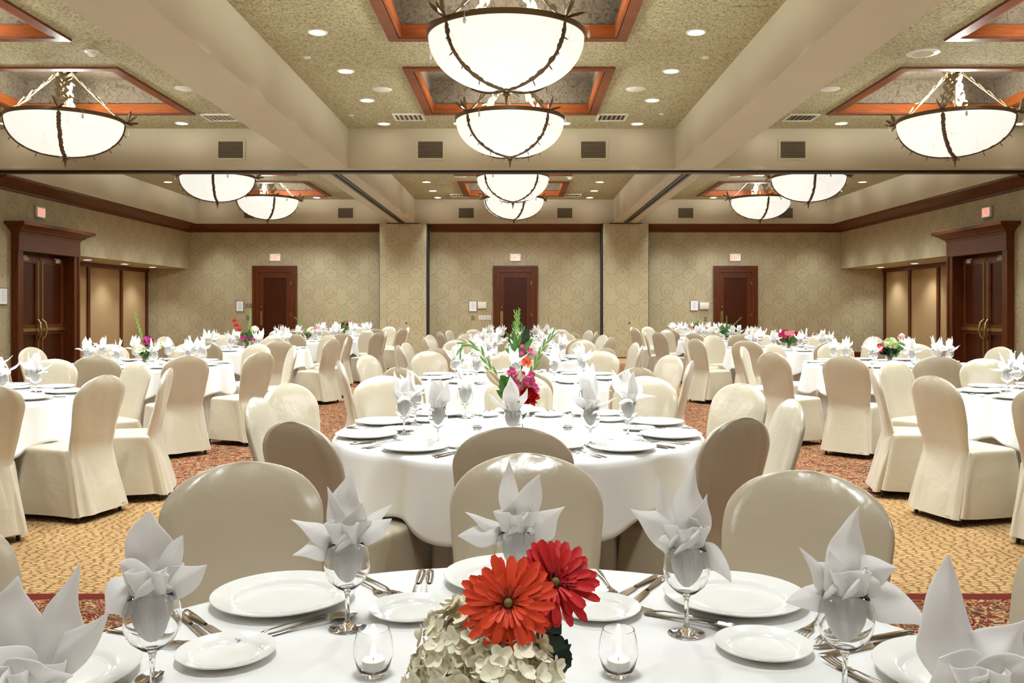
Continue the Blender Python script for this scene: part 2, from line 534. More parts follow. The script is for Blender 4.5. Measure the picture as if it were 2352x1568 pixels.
# recess frames and recesses
n = 0
for cx, nm in zip(CH_X, ('left', 'centre', 'right')):
    for cy in CH_Y:
        n += 1
        zr = ZR + (.145 if cy > 16 else 0)
        tn[0] += 1
        e = bpy.data.objects.new('trim_%d' % tn[0], None); COL.objects.link(e); e['kind'] = 'structure'
        b = MB(); o, i = HW + .02, HW - .10
        for (ax0, ax1, ay0, ay1) in ((-o, o, -o, -i), (-o, o, i, o), (-o, -i, -i, i), (i, o, -i, i)):
            b.box(cx + ax0, cx + ax1, cy + ay0, cy + ay1, ZC - .03, ZC + .03)
        b.obj('frame', 'wood_lamplit_dark', e)
        b = MB(); i = HW - .11; k = i - .03
        for (ax0, ax1, ay0, ay1) in ((-i, i, -i, -k), (-i, i, k, i), (-i, -k, -k, k), (k, i, -k, k)):
            b.box(cx + ax0, cx + ax1, cy + ay0, cy + ay1, ZC - .02, ZC + .115)
        b.obj('inner_lip', 'wood_lamplit', e)
        b = MB(); i = HW - .02; k = i - .05
        for (ax0, ax1, ay0, ay1) in ((-i, i, -i, -k), (-i, i, k, i), (-i, -k, -k, k), (k, i, -k, k)):
            b.box(cx + ax0, cx + ax1, cy + ay0, cy + ay1, ZC + .03, zr)
        b.box(cx - i, cx + i, cy - i, cy + i, zr, zr + .04)
        b.obj('recess_paper', 'mottled_paper', e)
        e['label'] = 'square wood framed ceiling recess in the %s bay' % nm

# baseboards
for nm, bb in (('back', (XLA, XRA, YB - .02, YB, 0, .14)),):
    struct('baseboard_' + nm, MB().box(*bb), 'mahogany')
struct('baseboard_left', MB().box(XL, XL + .02, YF, YD0 - .02, 0, .14), 'mahogany')
struct('baseboard_right', MB().box(XR - .02, XR, YF, YD0 - .02, 0, .14), 'mahogany')

# alcove panelling: timber battens on the fabric
for s, XA, ys, nm in ((1, XLA, (25.1, 23.5, 21.7, 19.9), 'left'), (-1, XRA, (25.1, 23.5, 21.9, 20.3), 'right')):
    tn[0] += 1
    e = bpy.data.objects.new('trim_%d' % tn[0], None); COL.objects.link(e); e['kind'] = 'structure'
    e['label'] = 'dark timber battens framing the fabric panels of the %s alcove' % nm
    for y in ys:
        MB().box(XA, XA + s * .04, y - .06, y + .06, 0, 2.40).obj('batten', 'mahogany', e)
    MB().box(XA, XA + s * .05, YD1 + .1, YB, 2.40, ZA).obj('top_rail', 'mahogany_rail', e)

# ------------------------------------------------------------------ doors
def text_mesh(s, size, name='t'):
    cu = bpy.data.curves.new(name, 'FONT')
    cu.body = s; cu.size = size; cu.align_x = 'CENTER'; cu.align_y = 'CENTER'; cu.extrude = .002
    ob = bpy.data.objects.new(name, cu); COL.objects.link(ob)
    dg = bpy.context.evaluated_depsgraph_get()
    me = bpy.data.meshes.new_from_object(ob.evaluated_get(dg))
    bpy.data.objects.remove(ob); bpy.data.curves.remove(cu)
    return me
def exit_sign(loc, rz, label):
    """local: faces -y"""
    e = thing('exit_sign', label, 'exit sign', loc, rz, 'exit signs')
    h = MB().box(-.16, .16, .0, .05, -.11, .11).obj('housing', 'white_plastic', e); subdiv(h, 0, 0, .008)
    MB().box(-.135, .135, -.004, .0, -.085, .085).obj('face', 'exit_face', e)
    me = text_mesh('EXIT', .175)
    me.materials.append(M['exit_red'])
    o = bpy.data.objects.new('lettering', me); COL.objects.link(o); o.parent = e
    o.rotation_euler = (R(90), 0, 0); o.location = (0, -.006, 0); o.scale = (.72, 1.0, 1)
    return e
def back_door(idx, xc, nm):
    e = bpy.data.objects.new('door_%d' % idx, None); COL.objects.link(e)
    e['kind'] = 'structure'; e['label'] = 'single mahogany door in the %s of the far wall' % nm
    w, h = .455, 2.40
    b = MB()
    for a in (-1, 1): b.box(xc + a * w, xc + a * (w + .16), YB - .09, YB, 0, h + .17)
    b.box(xc - w, xc + w, YB - .09, YB, h + .01, h + .17)
    b.box(xc - w - .16, xc + w + .16, YB - .09, YB - .001, h + .171, h + .19)
    for a in (-1, 1): b.box(xc + a * (w + .11), xc + a * (w + .175), YB - .11, YB - .09, 0, h + .12)
    b.box(xc - w - .175, xc + w + .175, YB - .11, YB - .09, h + .12, h + .19)
    b.obj('casing', 'mahogany', e)
    b = MB()
    b.box(xc - w, xc - w + .13, YB - .055, YB, 0, h).box(xc + w - .13, xc + w, YB - .055, YB, 0, h)
    b.box(xc - w + .13, xc + w - .13, YB - .055, YB, h - .15, h).box(xc - w + .13, xc + w - .13, YB - .055, YB, 0, .25)
    lf = b.obj('door_leaf', 'mahogany', e)
    MB().box(xc - w + .13, xc + w - .13, YB - .03, YB, .25, h - .15).obj('door_panel', 'mahogany_dark', lf)
    hx = xc - w + .065
    MB().box(hx - .035, hx + .035, YB - .062, YB - .055, .90, 1.30).obj('pull_plate', 'brass', lf)
    MB().tube([(hx, YB - .06, .98), (hx, YB - .10, 1.0), (hx, YB - .10, 1.2), (hx, YB - .06, 1.22)], .009, 8).obj('pull_handle', 'brass', lf, 40)
    MB().lathe([(.0001, .03), (.02, .03), (.03, .015), (.03, 0)], 20).xf(Matrix.Translation((hx, YB - .055, 1.42)) @ Matrix.Rotation(R(90), 4, 'X')).obj('lock_knob', 'brass', lf, 40)
    for z in (.3, 1.2, 2.1):
        MB().box(xc + w - .012, xc + w + .008, YB - .095, YB - .05, z - .05, z + .05).obj('hinge', 'brass', lf)
for i, (xc, nm) in enumerate(((-6.93, 'left'), (-.09, 'middle'), (6.17, 'right'))):
    back_door(i + 1, xc, nm)
    exit_sign((xc, YB - .055, 2.83), 0, 'lit red EXIT sign above the %s single door of the far wall' % nm)

def side_door(idx, X, s, nm):
    """s=+1: the wall is left of the room and the door faces +x"""
    e = bpy.data.objects.new('door_%d' % idx, None); COL.objects.link(e)
    e['kind'] = 'structure'; e['label'] = 'mahogany double door with brass crash bars in the %s wall' % nm
    yc = (YD0 + YD1) / 2; hw = (YD1 - YD0) / 2
    def bx(b, p0, p1, s0, s1, z0, z1): return b.box(X + s * p0, X + s * p1, yc + s0, yc + s1, z0, z1)
    b = MB()
    bx(b, -.2, .12, -hw, -hw + .20, 0, 2.46); bx(b, -.2, .12, hw - .20, hw, 0, 2.46)
    bx(b, .12, .14, -hw - .01, -hw + .05, 0, 2.46); bx(b, .12, .14, hw - .05, hw + .01, 0, 2.46)
    b.obj('casing', 'mahogany', e)
    b = MB(); bx(b, -.2, .15, -hw, hw, 2.46, 2.80)
    b.obj('frieze', 'mahogany_rail', e)
    # projecting cornice, mitred all round
    prof = [(.15, 2.78), (.17, 2.78), (.17, 2.81), (.20, 2.82), (.24, 2.86), (.30, 2.90), (.34, 2.92), (.37, 2.925), (.37, 2.985), (.0, 2.985)]
    rows = []
    for (sgn, yy) in ((-1, -hw), (1, hw)):
        rows.append([(X + s * p, yc + yy + sgn * (p - .15 if p > .15 else 0), z) for p, z in prof])
    b = MB()
    rows_l = [[(X, r[0][1] if i == 0 else r[0][1], 0) for i in range(1)] for r in rows]
    b.grid([[(X, y_[1], y_[2]) for y_ in rows[0]]] + rows + [[(X, y_[1], y_[2]) for y_ in rows[1]]], False)
    b.add([(X, yc - hw - .22, 2.985), (X + s * .37, yc - hw - .22, 2.985), (X + s * .37, yc + hw + .22, 2.985), (X, yc + hw + .22, 2.985)], [(0, 1, 2, 3)])
    b.obj('cornice', 'mahogany_rail', e)
    # reveal and leaves
    iw = hw - .20
    b = MB(); bx(b, -.2, -.15, -iw, iw, 2.40, 2.46); bx(b, -.22, -.2, -hw, hw, 0, 2.46)
    b.obj('reveal', 'mahogany_dark', e)
    for a in (-1, 1):
        lo, hi = (-iw, -.01) if a < 0 else (.01, iw)
        b = MB()
        bx(b, -.15, -.10, lo, lo + .12, .01, 2.40); bx(b, -.15, -.10, hi - .12, hi, .01, 2.40)
        bx(b, -.15, -.10, lo + .12, hi - .12, 2.26, 2.40); bx(b, -.15, -.10, lo + .12, hi - .12, .01, .25); bx(b, -.15, -.10, lo + .12, hi - .12, .86, 1.06)
        lf = b.obj('door_leaf', 'mahogany', e)
        b = MB(); bx(b, -.15, -.125, lo + .12, hi - .12, .25, .86); bx(b, -.15, -.125, lo + .12, hi - .12, 1.06, 2.26)
        b.obj('door_panel', 'mahogany_dark', lf)
        c = a * .075
        b = MB(); bx(b, -.10, -.06, min(a * .06, a * (iw - .02)), max(a * .06, a * (iw - .02)), .93, .99)
        b.obj('crash_bar', 'brass', lf)
        b = MB().tube([(X - s * .07, yc + c, .05), (X - s * .07, yc + c, 2.32)], .011, 10)
        b.obj('latch_rod', 'brass', lf, 40)
        b = MB().tube([(X - s * .085, yc + a * .07, .76), (X - s * .03, yc + a * .10, .82), (X - s * .0, yc + a * .11, .96), (X - s * .03, yc + a * .10, 1.10), (X - s * .085, yc + a * .07, 1.16)], .022, 10)
        b.obj('pull_handle', 'brass', lf, 40)
        b = MB(); q = a * (iw - .30)
        bx(b, -.10, -.03, q - .15, q + .15, 2.30, 2.37)
        b.obj('door_closer', 'steel', lf)
        b = MB(); bx(b, -.06, -.04, q - .2, q + .12, 2.38, 2.395); bx(b, -.10, -.03, q - .03, q + .03, 2.37, 2.385)
        b.obj('closer_arm', 'steel', lf)
side_door(4, XL, 1, 'left')
side_door(5, XR, -1, 'right')
exit_sign((XL + .055, 17.35, 3.26), R(90), 'lit red EXIT sign above the double doors on the left wall')
exit_sign((XR - .055, 17.30, 3.26), R(-90), 'lit red EXIT sign above the double doors on the right wall')

# wall notices, switches
def notice(loc, rz, w, h, label):
    e = thing('framed_notice', label, 'notice', loc, rz, 'framed notices')
    b = MB().box(-w / 2, w / 2, 0, .02, -h / 2, h / 2); b.obj('frame', 'bronze', e)
    p = MB().box(-w / 2 + .012, w / 2 - .012, -.003, 0, -h / 2 + .012, h / 2 - .012).obj('sheet', 'paper', e)
    b = MB()
    for i in range(5):
        ww = w * (.12 + .12 * ((i * 37) % 3) / 2)
        b.box(-ww, ww, -.005, -.003, h * (.28 - .13 * i), h * (.28 - .13 * i) + .006)
    b.obj('print', 'ink', p)
notice((-7.94, YB - .021, 1.44), 0, .225, .31, 'framed white notice left of the left far door')
notice((-1.30, YB - .021, 1.44), 0, .235, .31, 'framed white notice left of the middle far door')
notice((5.01, YB - .021, 1.46), 0, .235, .30, 'framed white notice left of the right far door')
notice((XL + .021, 16.12, 1.60), R(90), .26, .31, 'framed white notice on the left wall beside the double doors')
def wall_box(loc, w, h, label, d=.06):
    e = thing('wall_control_box', label, 'control box', loc)
    o = MB().box(-w / 2, w / 2, 0, d, -h / 2, h / 2).obj('box', 'white_plastic', e); subdiv(o, 0, 0, .008)
    MB().box(-w / 2 + .03, -w / 2 + .05, -.004, 0, -h / 2 + .05, -h / 2 + .06).obj('indicator', 'ink', e)
wall_box((-1.04, YB - .061, 1.47), .25, .19, 'white plastic control box beside the middle far door notice')
wall_box((5.29, YB - .061, 1.45), .26, .19, 'white plastic control box beside the right far door notice')
def switch(loc, n, label, mat='white_plastic', nm='light_switch'):
    e = thing(nm, label, 'light switch' if nm == 'light_switch' else 'outlet', loc)
    o = MB().box(-.045 * n, .045 * n, 0, .01, -.06, .06).obj('plate', mat, e)
    for i in range(n):
        c = (i - (n - 1) / 2) * .09
        MB().box(c - .012, c + .012, -.006, 0, -.02, .02).obj('toggle', 'ink', e)
switch((-.96, YB - .011, 1.12), 4, 'row of four white wall switches left of the middle far door')
switch((-1.30, YB - .011, 1.11), 1, 'small beige switch plate below the middle notice', 'grey_vent')
switch((-7.75, YB - .011, 1.46), 1, 'brown switch plate left of the left far door, left of a pair', 'grey_vent')
switch((-7.64, YB - .011, 1.46), 1, 'brown switch plate left of the left far door, right of a pair', 'grey_vent')
switch((-7.72, YB - .011, 1.11), 1, 'small brown outlet below the switches of the left far door', 'grey_vent', 'wall_outlet')
switch((5.33, YB - .011, 1.07), 1, 'small outlet below the control box of the right far door', 'grey_vent', 'wall_outlet')

# ------------------------------------------------------------------ ceiling fittings
def downlight_proto():
    e = thing('recessed_downlight', 'x', 'ceiling light')
    MB().lathe([(.088, .0), (.090, -.008), (.105, -.010), (.115, -.004), (.115, .0)], 32).obj('trim_ring', 'white_plastic', e, 50)
    MB().lathe([(.0001, -.004), (.088, -.004)], 32).obj('lens', 'lens_glow', e)
    return e
DL = Proto(downlight_proto())
dl_light = bpy.data.lights.new('downlight_lamp', 'SPOT')
dl_light.energy = P_DOWN; dl_light.color = C_DOWN
dl_light.spot_size = R(100); dl_light.spot_blend = .8; dl_light.shadow_soft_size = .08
edge_light = dl_light.copy(); edge_light.spot_size = R(66); edge_light.energy = P_DOWN * .8
small_light = dl_light.copy(); small_light.energy = P_DOWN * .35; small_light.spot_size = R(110)
def downlight(x, y, z, label, group, lamp=dl_light):
    e = DL.place((x, y, z), 0, label, group)
    l = bpy.data.objects.new('lamp', lamp); COL.objects.link(l)
    l.location = (x, y, z - .03)
ordw = ['first', 'second', 'third', 'fourth', 'fifth', 'sixth', 'seventh', 'eighth', 'ninth']
front_y = [14.65, 13.0, 11.4, 9.8, 8.2, 6.6]
near_y = [4.6, -.9, -2.9]
far_y = [24.4, 23.0, 21.4, 19.8, 18.2, 16.6]
lines = [(-8.49, 'outer line of the left bay'), (-4.3, 'inner line of the left bay'), (-2.23, 'left line of the centre bay'), (1.97, 'right line of the centre bay'), (4.1, 'inner line of the right bay'), (8.33, 'outer line of the right bay')]
for x, nm in lines:
    for i, y in enumerate(front_y):
        downlight(x, y, ZC, 'round recessed ceiling light, %s before the cross beam, %s' % (ordw[i], nm), 'recessed lights before the cross beam', edge_light if i == 0 or abs(x) > 8 else dl_light)
    for i, y in enumerate(far_y):
        downlight(x, y, ZC, 'round recessed ceiling light, %s from the far wall, %s' % (ordw[i], nm), 'recessed lights beyond the cross beam', edge_light if i == 0 or i == 5 or abs(x) > 8 else dl_light)
    for i, y in enumerate(near_y):
        if abs(x) < 3: downlight(x, y, ZC, 'round recessed ceiling light over the front table, %s, %s' % (ordw[i], nm), 'recessed lights above the front table')
for x, y, nm in ((-.98, 14.62, 'left of the smaller chandelier, before cross beam'), (.76, 14.62, 'right of the smaller chandelier, before cross beam'), (-5.57, 14.62, 'left bay before cross beam, beside the vent'), (5.34, 14.62, 'right bay before cross beam, beside the vent'), (-5.57, 24.4, 'left bay by the far wall'), (5.38, 24.4, 'right bay by the far wall')):
    downlight(x, y, ZC, 'round recessed ceiling light, ' + nm, 'recessed lights in the cross rows', edge_light)
for y, w in ((6.6, 'farther'), (4.6, 'nearer')):  # unseen fittings, added to brighten the middle tables below
    for x, nm in ((-5.57, 'left bay'), (-.98, 'centre bay left of the middle'), (.76, 'centre bay right of the middle'), (5.34, 'right bay')):
        downlight(x, y, ZC, 'added round recessed ceiling light of the %s cross row, %s' % (w, nm), 'recessed lights in the cross rows')
for y, nm in ((20.5, 'nearest'), (22.45, 'middle'), (24.15, 'farthest')):
    downlight(-10.0, y, ZA, 'small recessed light in the left alcove soffit, the %s one' % nm, 'alcove soffit lights', small_light)
for y, nm in ((20.1, 'nearest'), (22.2, 'middle'), (24.3, 'farthest')):
    downlight(9.95, y, ZA, 'small recessed light in the right alcove soffit, the %s one' % nm, 'alcove soffit lights', small_light)

def disc_thing(name, r, label, cat, x, y, mat='white_plastic', detail=None):
    e = thing(name, label, cat, (x, y, ZC))
    MB().lathe([(.0001, -.012), (r * .9, -.012), (r, -.004), (r, 0)], 32).obj('cover', mat, e, 50)
    if detail == 'speaker':
        MB().lathe([(.0001, -.016), (r * .62, -.016), (r * .62, -.011)], 32).obj('grille', 'plaster', e)
        b = MB()
        for k in range(6): b.lathe([(.0001, -.016), (.005, -.016), (.005, -.01)], 8, (r * .78 * math.cos(k * PI / 3), r * .78 * math.sin(k * PI / 3), 0))
        b.obj('screws', 'ink', e)
    if detail == 'smoke':
        MB().lathe([(r * .6, -.012), (r * .58, -.04), (r * .35, -.06), (.0001, -.062)], 24).obj('sensor', 'white_plastic', e, 30)
    return e
disc_thing('ceiling_speaker', .14, 'flat round ceiling speaker on the left of the centre bay', 'speaker', -1.91, 12.35)
disc_thing('ceiling_speaker', .14, 'flat round ceiling speaker on the right of the centre bay', 'speaker', 1.64, 12.33)
disc_thing('ceiling_speaker', .14, 'flat round ceiling speaker in left bay half behind the beam', 'speaker', -4.64, 12.3)
disc_thing('ceiling_speaker', .14, 'flat round ceiling speaker in the right bay near the vent', 'speaker', 4.34, 12.33)
disc_thing('ceiling_speaker', .19, 'large white round ceiling speaker with screws in the right bay', 'speaker', 4.85, 10.6, detail='speaker')
disc_thing('smoke_detector', .085, 'white smoke detector on the ceiling of the left bay', 'smoke detector', -5.08, 10.52, detail='smoke')
disc_thing('ceiling_sensor', .048, 'tiny round ceiling cap on the left of the centre bay', 'ceiling sensor', -2.58, 10.77)
disc_thing('ceiling_sensor', .048, 'tiny round ceiling cap on the right of the centre bay', 'ceiling sensor', 2.28, 10.77)
disc_thing('ceiling_sensor', .04, 'tiny round ceiling cap beside the left ceiling vent', 'ceiling sensor', -3.0 + .35, 14.0)
disc_thing('ceiling_sensor', .04, 'tiny round ceiling cap beside the right ceiling vent', 'ceiling sensor', 2.1 + .15, 13.9)
disc_thing('smoke_detector', .085, 'white smoke detector on the far centre bay ceiling', 'smoke detector', 1.2, 20.6, detail='smoke')
disc_thing('ceiling_speaker', .15, 'flat round speaker on the far centre bay ceiling', 'speaker', -1.35, 20.5)
disc_thing('ceiling_speaker', .15, 'flat round speaker on the far right bay ceiling', 'speaker', 5.0, 20.5)
e = tag(MB().box(2.16, 2.56, 8.95, 9.42, ZC - .006, ZC).obj('access_panel', 'olive_ceiling'), 'square ceiling access panel in the right of the centre bay', 'access panel')
def diffuser(x, y, label):
    e = thing('ceiling_vent', label, 'vent', (x, y, ZC))
    b = MB()
    for q in (.24,):
        i = q - .035
        for (a0, a1, b0, b1) in ((-q, q, -q, -i), (-q, q, i, q), (-q, -i, -i, i), (i, q, -i, i)): b.box(a0, a1, b0, b1, -.02, 0)
    b.obj('frame', 'white_plastic', e)
    b = MB()
    for k in range(5):
        t = -.17 + k * .075
        b.add([(t, -.2, -.018), (t + .035, -.2, -.004), (t + .035, .2 - abs(t) * .3, -.004), (t, .2, -.018)], [(0, 1, 2, 3)])
    b.obj('vane', 'plaster', e)
    MB().box(-.21, .21, -.21, .21, -.003, 0).obj('duct', 'dark_vent', e)
for x, y, nm in ((-1.75, 14.12, 'left of the centre bay before the cross beam'), (1.49, 14.14, 'right of the centre bay before the cross beam'), (-4.78, 14.15, 'left bay beside the beam'), (4.52, 14.15, 'right bay beside the beam'), (-1.6, 23.9, 'far centre bay, left one'), (1.45, 23.9, 'far centre bay, right one')):
    diffuser(x, y, 'square slatted ceiling vent, ' + nm)
def grille(x, y, z, label):
    e = thing('wall_grille', label, 'vent', (x, y, z))
    b = MB()
    w, h = .25, .18
    for (a0, a1, b0, b1) in ((-w, w, -h, -h + .04), (-w, w, h - .04, h), (-w, -w + .04, -h + .04, h - .04), (w - .04, w, -h + .04, h - .04)): b.box(a0, a1, -.012, 0, b0, b1)
    b.obj('frame', 'plaster', e)
    MB().box(-w + .04, w - .04, -.002, 0, -h + .04, h - .04).obj('backing', 'dark_vent', e)
    b = MB()
    for k in range(9):
        z0 = -h + .055 + k * .030
        b.add([(-w + .04, -.012, z0), (w - .04, -.012, z0), (w - .04, -.002, z0 + .016), (-w + .04, -.002, z0 + .016)], [(0, 1, 2, 3)])
    b.obj('slats', 'grey_vent', e)
for x, nm in ((-4.9, 'far left one'), (-1.5, 'left of the centre bay'), (1.275, 'right of the centre bay'), (4.67, 'far right one')):
    grille(x, SECT[1][1], 4.08, 'slatted air grille on the cross beam face, ' + nm)
for x, nm in ((-7.5, 'leftmost'), (-4.86, 'second from left'), (-1.47, 'third from left'), (1.30, 'third from right'), (4.7, 'second from right'), (7.5, 'rightmost')):
    grille(x, SECT[2][1], 4.06, 'slatted air grille above the far wall, the %s one' % nm)

# ------------------------------------------------------------------ chandeliers
def chandelier_proto():
    e = thing('bowl_chandelier', 'x', 'chandelier')
    RB, DB = .765, .50
    prof = [(max(RB * math.cos(t) ** .92, .0001) if t < PI / 2 - .001 else .0001, -DB * math.sin(t)) for t in [PI / 2 * i / 22 for i in range(23)]]
    MB().lathe(prof, 64).obj('bowl', 'alabaster', e, 180)
    MB().lathe([(RB - .008, .0), (RB + .010, -.004), (RB + .016, .004), (RB + .013, .026), (RB + .018, .048), (RB + .008, .054), (RB - .008, .05), (RB - .008, .0)], 64).obj('rim_band', 'bronze', e, 50)
    rng = random.Random(3)
    def seg_chain(b, pts, w, up, off=.012, step=2):
        pts = [Vector(p) for p in pts]
        for i in range(0, len(pts) - step, 1 if step < 3 else 2):
            p, q = pts[i], pts[min(i + step, len(pts) - 1)]
            d = (q - p).normalized()
            n = up(p)
            sw = rng.uniform(-.35, .35)
            sd = d.cross(n)
            b.leaf(p + n * .004, q + n * off + sd * sw * w, w, n + sd * sw, fold=.35, nt=6, ns=3, prof=lambda t: math.sin(PI * min(1, t * .93 + .07)) ** .8)
    for k in range(4):
        az = k * PI / 2
        ca, sa = math.cos(az), math.sin(az)
        b = MB(); pts = []
        for i in range(19):
            t = PI / 2 * (i / 18)
            r = RB * max(math.cos(t), 0.02) ** .92 + .010
            pts.append((r * ca, r * sa, -DB * math.sin(t) - .006))
        b.tube(pts, .013, 6)
        seg_chain(b, pts, .058, lambda p: (Vector((p.x, p.y, p.z * 1.3))).normalized(), .016, 2)
        for i in (3, 6, 9, 13):
            p = Vector(pts[i]); n = Vector((p.x, p.y, p.z * 1.3)).normalized(); tg = Vector((-sa, ca, 0)) * (1 if i % 2 else -1)
            b.leaf(p, p + n * .05 + tg * .02 + Vector((0, 0, -.03)), .014, tg, nt=4, ns=3)
        rib = b.obj('rib', 'bronze', e, 60)
        # spiky leaves where the rib meets the rim
        b = MB(); base = Vector(((RB + .02) * ca, (RB + .02) * sa, .03)); out = Vector((ca, sa, 0)); tg = Vector((-sa, ca, 0))
        for (o_, t_, z_, w_) in ((.07, .03, .20, .045), (.16, -.05, .12, .04), (.17, .09, .03, .035), (.05, -.08, .17, .03), (.10, -.12, -.05, .025)):
            b.leaf(base, base + out * o_ + tg * t_ + Vector((0, 0, z_)), w_, out * .3 + tg, bend=out * .02, nt=6, ns=3)
        b.obj('rim_leaves', 'bronze', rib, 60)
        # arm from rim up to the canopy
        p0 = Vector(((RB - .05) * ca, (RB - .05) * sa, .06)); p1 = Vector((.10 * ca, .10 * sa, .66))
        ctrl = Vector((.34 * ca, .34 * sa, .42))
        pts = [p0 * (1 - t) ** 2 + ctrl * 2 * t * (1 - t) + p1 * t * t for t in [i / 10 for i in range(11)]]
        b = MB().tube(pts, .011, 6)
        for i in range(0, 10):
            p = pts[i]; d = (pts[i + 1] - p).normalized(); side = Vector((-sa, ca, 0)) * (1 if i % 2 else -1)
            q = p - d * .0 + d * rng.uniform(.13, .20) + side * rng.uniform(.05, .11) + Vector((0, 0, rng.uniform(-.01, .05)))
            b.leaf(p, q, rng.uniform(.055, .075), out * .6 + Vector((0, 0, .8)), bend=(0, 0, .015), nt=6, ns=3)
            q = p - d * rng.uniform(.10, .16) + side * -rng.uniform(.05, .11) + Vector((0, 0, rng.uniform(0, .05)))
            b.leaf(p, q, rng.uniform(.035, .05), out * .6 + Vector((0, 0, .8)), bend=(0, 0, .015), nt=6, ns=3)
        b.obj('arm', 'bronze_lit', e, 60)
        # crystal drop hanging outside the rim, between two ribs
        a2 = az + .35
        cr = MB().lathe([(.0001, 0), (.006, -.01), (.016, -.05), (.014, -.07), (.0001, -.085)], 10, ((RB + .10) * math.cos(a2), (RB + .10) * math.sin(a2), -.02)).tube([((RB + .02) * math.cos(a2), (RB + .02) * math.sin(a2), .04), ((RB + .10) * math.cos(a2), (RB + .10) * math.sin(a2), .01), ((RB + .10) * math.cos(a2), (RB + .10) * math.sin(a2), -.02)], .002, 5)
        cr.obj('crystal_drop', 'china', e, 40)
    # finial
    b = MB().lathe([(.0001, -.505), (.05, -.495), (.052, -.512), (.03, -.53), (.036, -.548), (.018, -.565), (.012, -.58), (.018, -.592), (.010, -.602), (.014, -.614), (.006, -.625), (.009, -.635), (.0001, -.66)], 20)
    fn = b.obj('finial', 'bronze', e, 50)
    b = MB()
    for k in range(6):
        a = k * PI / 3 + .3; o = Vector((math.cos(a), math.sin(a), 0))
        b.leaf((o.x * .03, o.y * .03, -.515), o * rng.uniform(.12, .22) + Vector((0, 0, -.53 - rng.uniform(0, .03))), .03, (0, 0, 1), bend=(0, 0, .02), nt=6, ns=3)
    b.obj('finial_leaves', 'bronze_lit', fn, 60)
    MB().lathe([(.0001, .93), (.15, .93), (.16, .90), (.16, .72), (.13, .69), (.10, .68), (.0001, .68)], 32).obj('canopy', 'bronze', e, 50)
    MB().lathe([(.012, .68), (.012, -.05)], 10).obj('centre_rod', 'bronze', e, 50)
    return e
CP = Proto(chandelier_proto())
bulb = bpy.data.lights.new('bowl_bulbs', 'POINT'); bulb.energy = P_BULB; bulb.color = (.95, 1, .96); bulb.shadow_soft_size = .12
fill_spot = bpy.data.lights.new('bowl_fill', 'SPOT'); fill_spot.energy = P_FILL; fill_spot.color = (.92, .98, 1.0); fill_spot.shadow_soft_size = .30; fill_spot.spot_size = R(172); fill_spot.spot_blend = .25  # added spot, no visible source, throws the bowl's light wider
ynm = {1.2: 'over the front table', 8.70: 'nearest', 12.54: 'just before the cross beam', 18.88: 'just beyond the cross beam', 22.65: 'farthest'}
rots = {(0, 12.54): -69, (1, 12.54): -48, (2, 12.54): -37, (1, 8.70): -45, (0, 18.88): -78, (0, 22.65): -62, (1, 18.88): -48, (1, 22.65): -70, (2, 18.88): -98, (2, 22.65): -90}
for i, (cx, nm) in enumerate(zip(CH_X, ('left', 'centre', 'right'))):
    for cy in CH_Y:
        zh = 4.03 + (.13 if cy > 16 else 0)
        CP.place((cx, cy, zh), R(rots.get((i, cy), -45)), 'glowing alabaster bowl chandelier with bronze ribs, %s bay, %s' % (nm, ynm[cy]), 'bowl chandeliers')
        l = bpy.data.objects.new('lamp', bulb); COL.objects.link(l); l.location = (cx, cy, zh + .07)
        l = bpy.data.objects.new('lamp', fill_spot); COL.objects.link(l); l.location = (cx, cy, zh - .67)

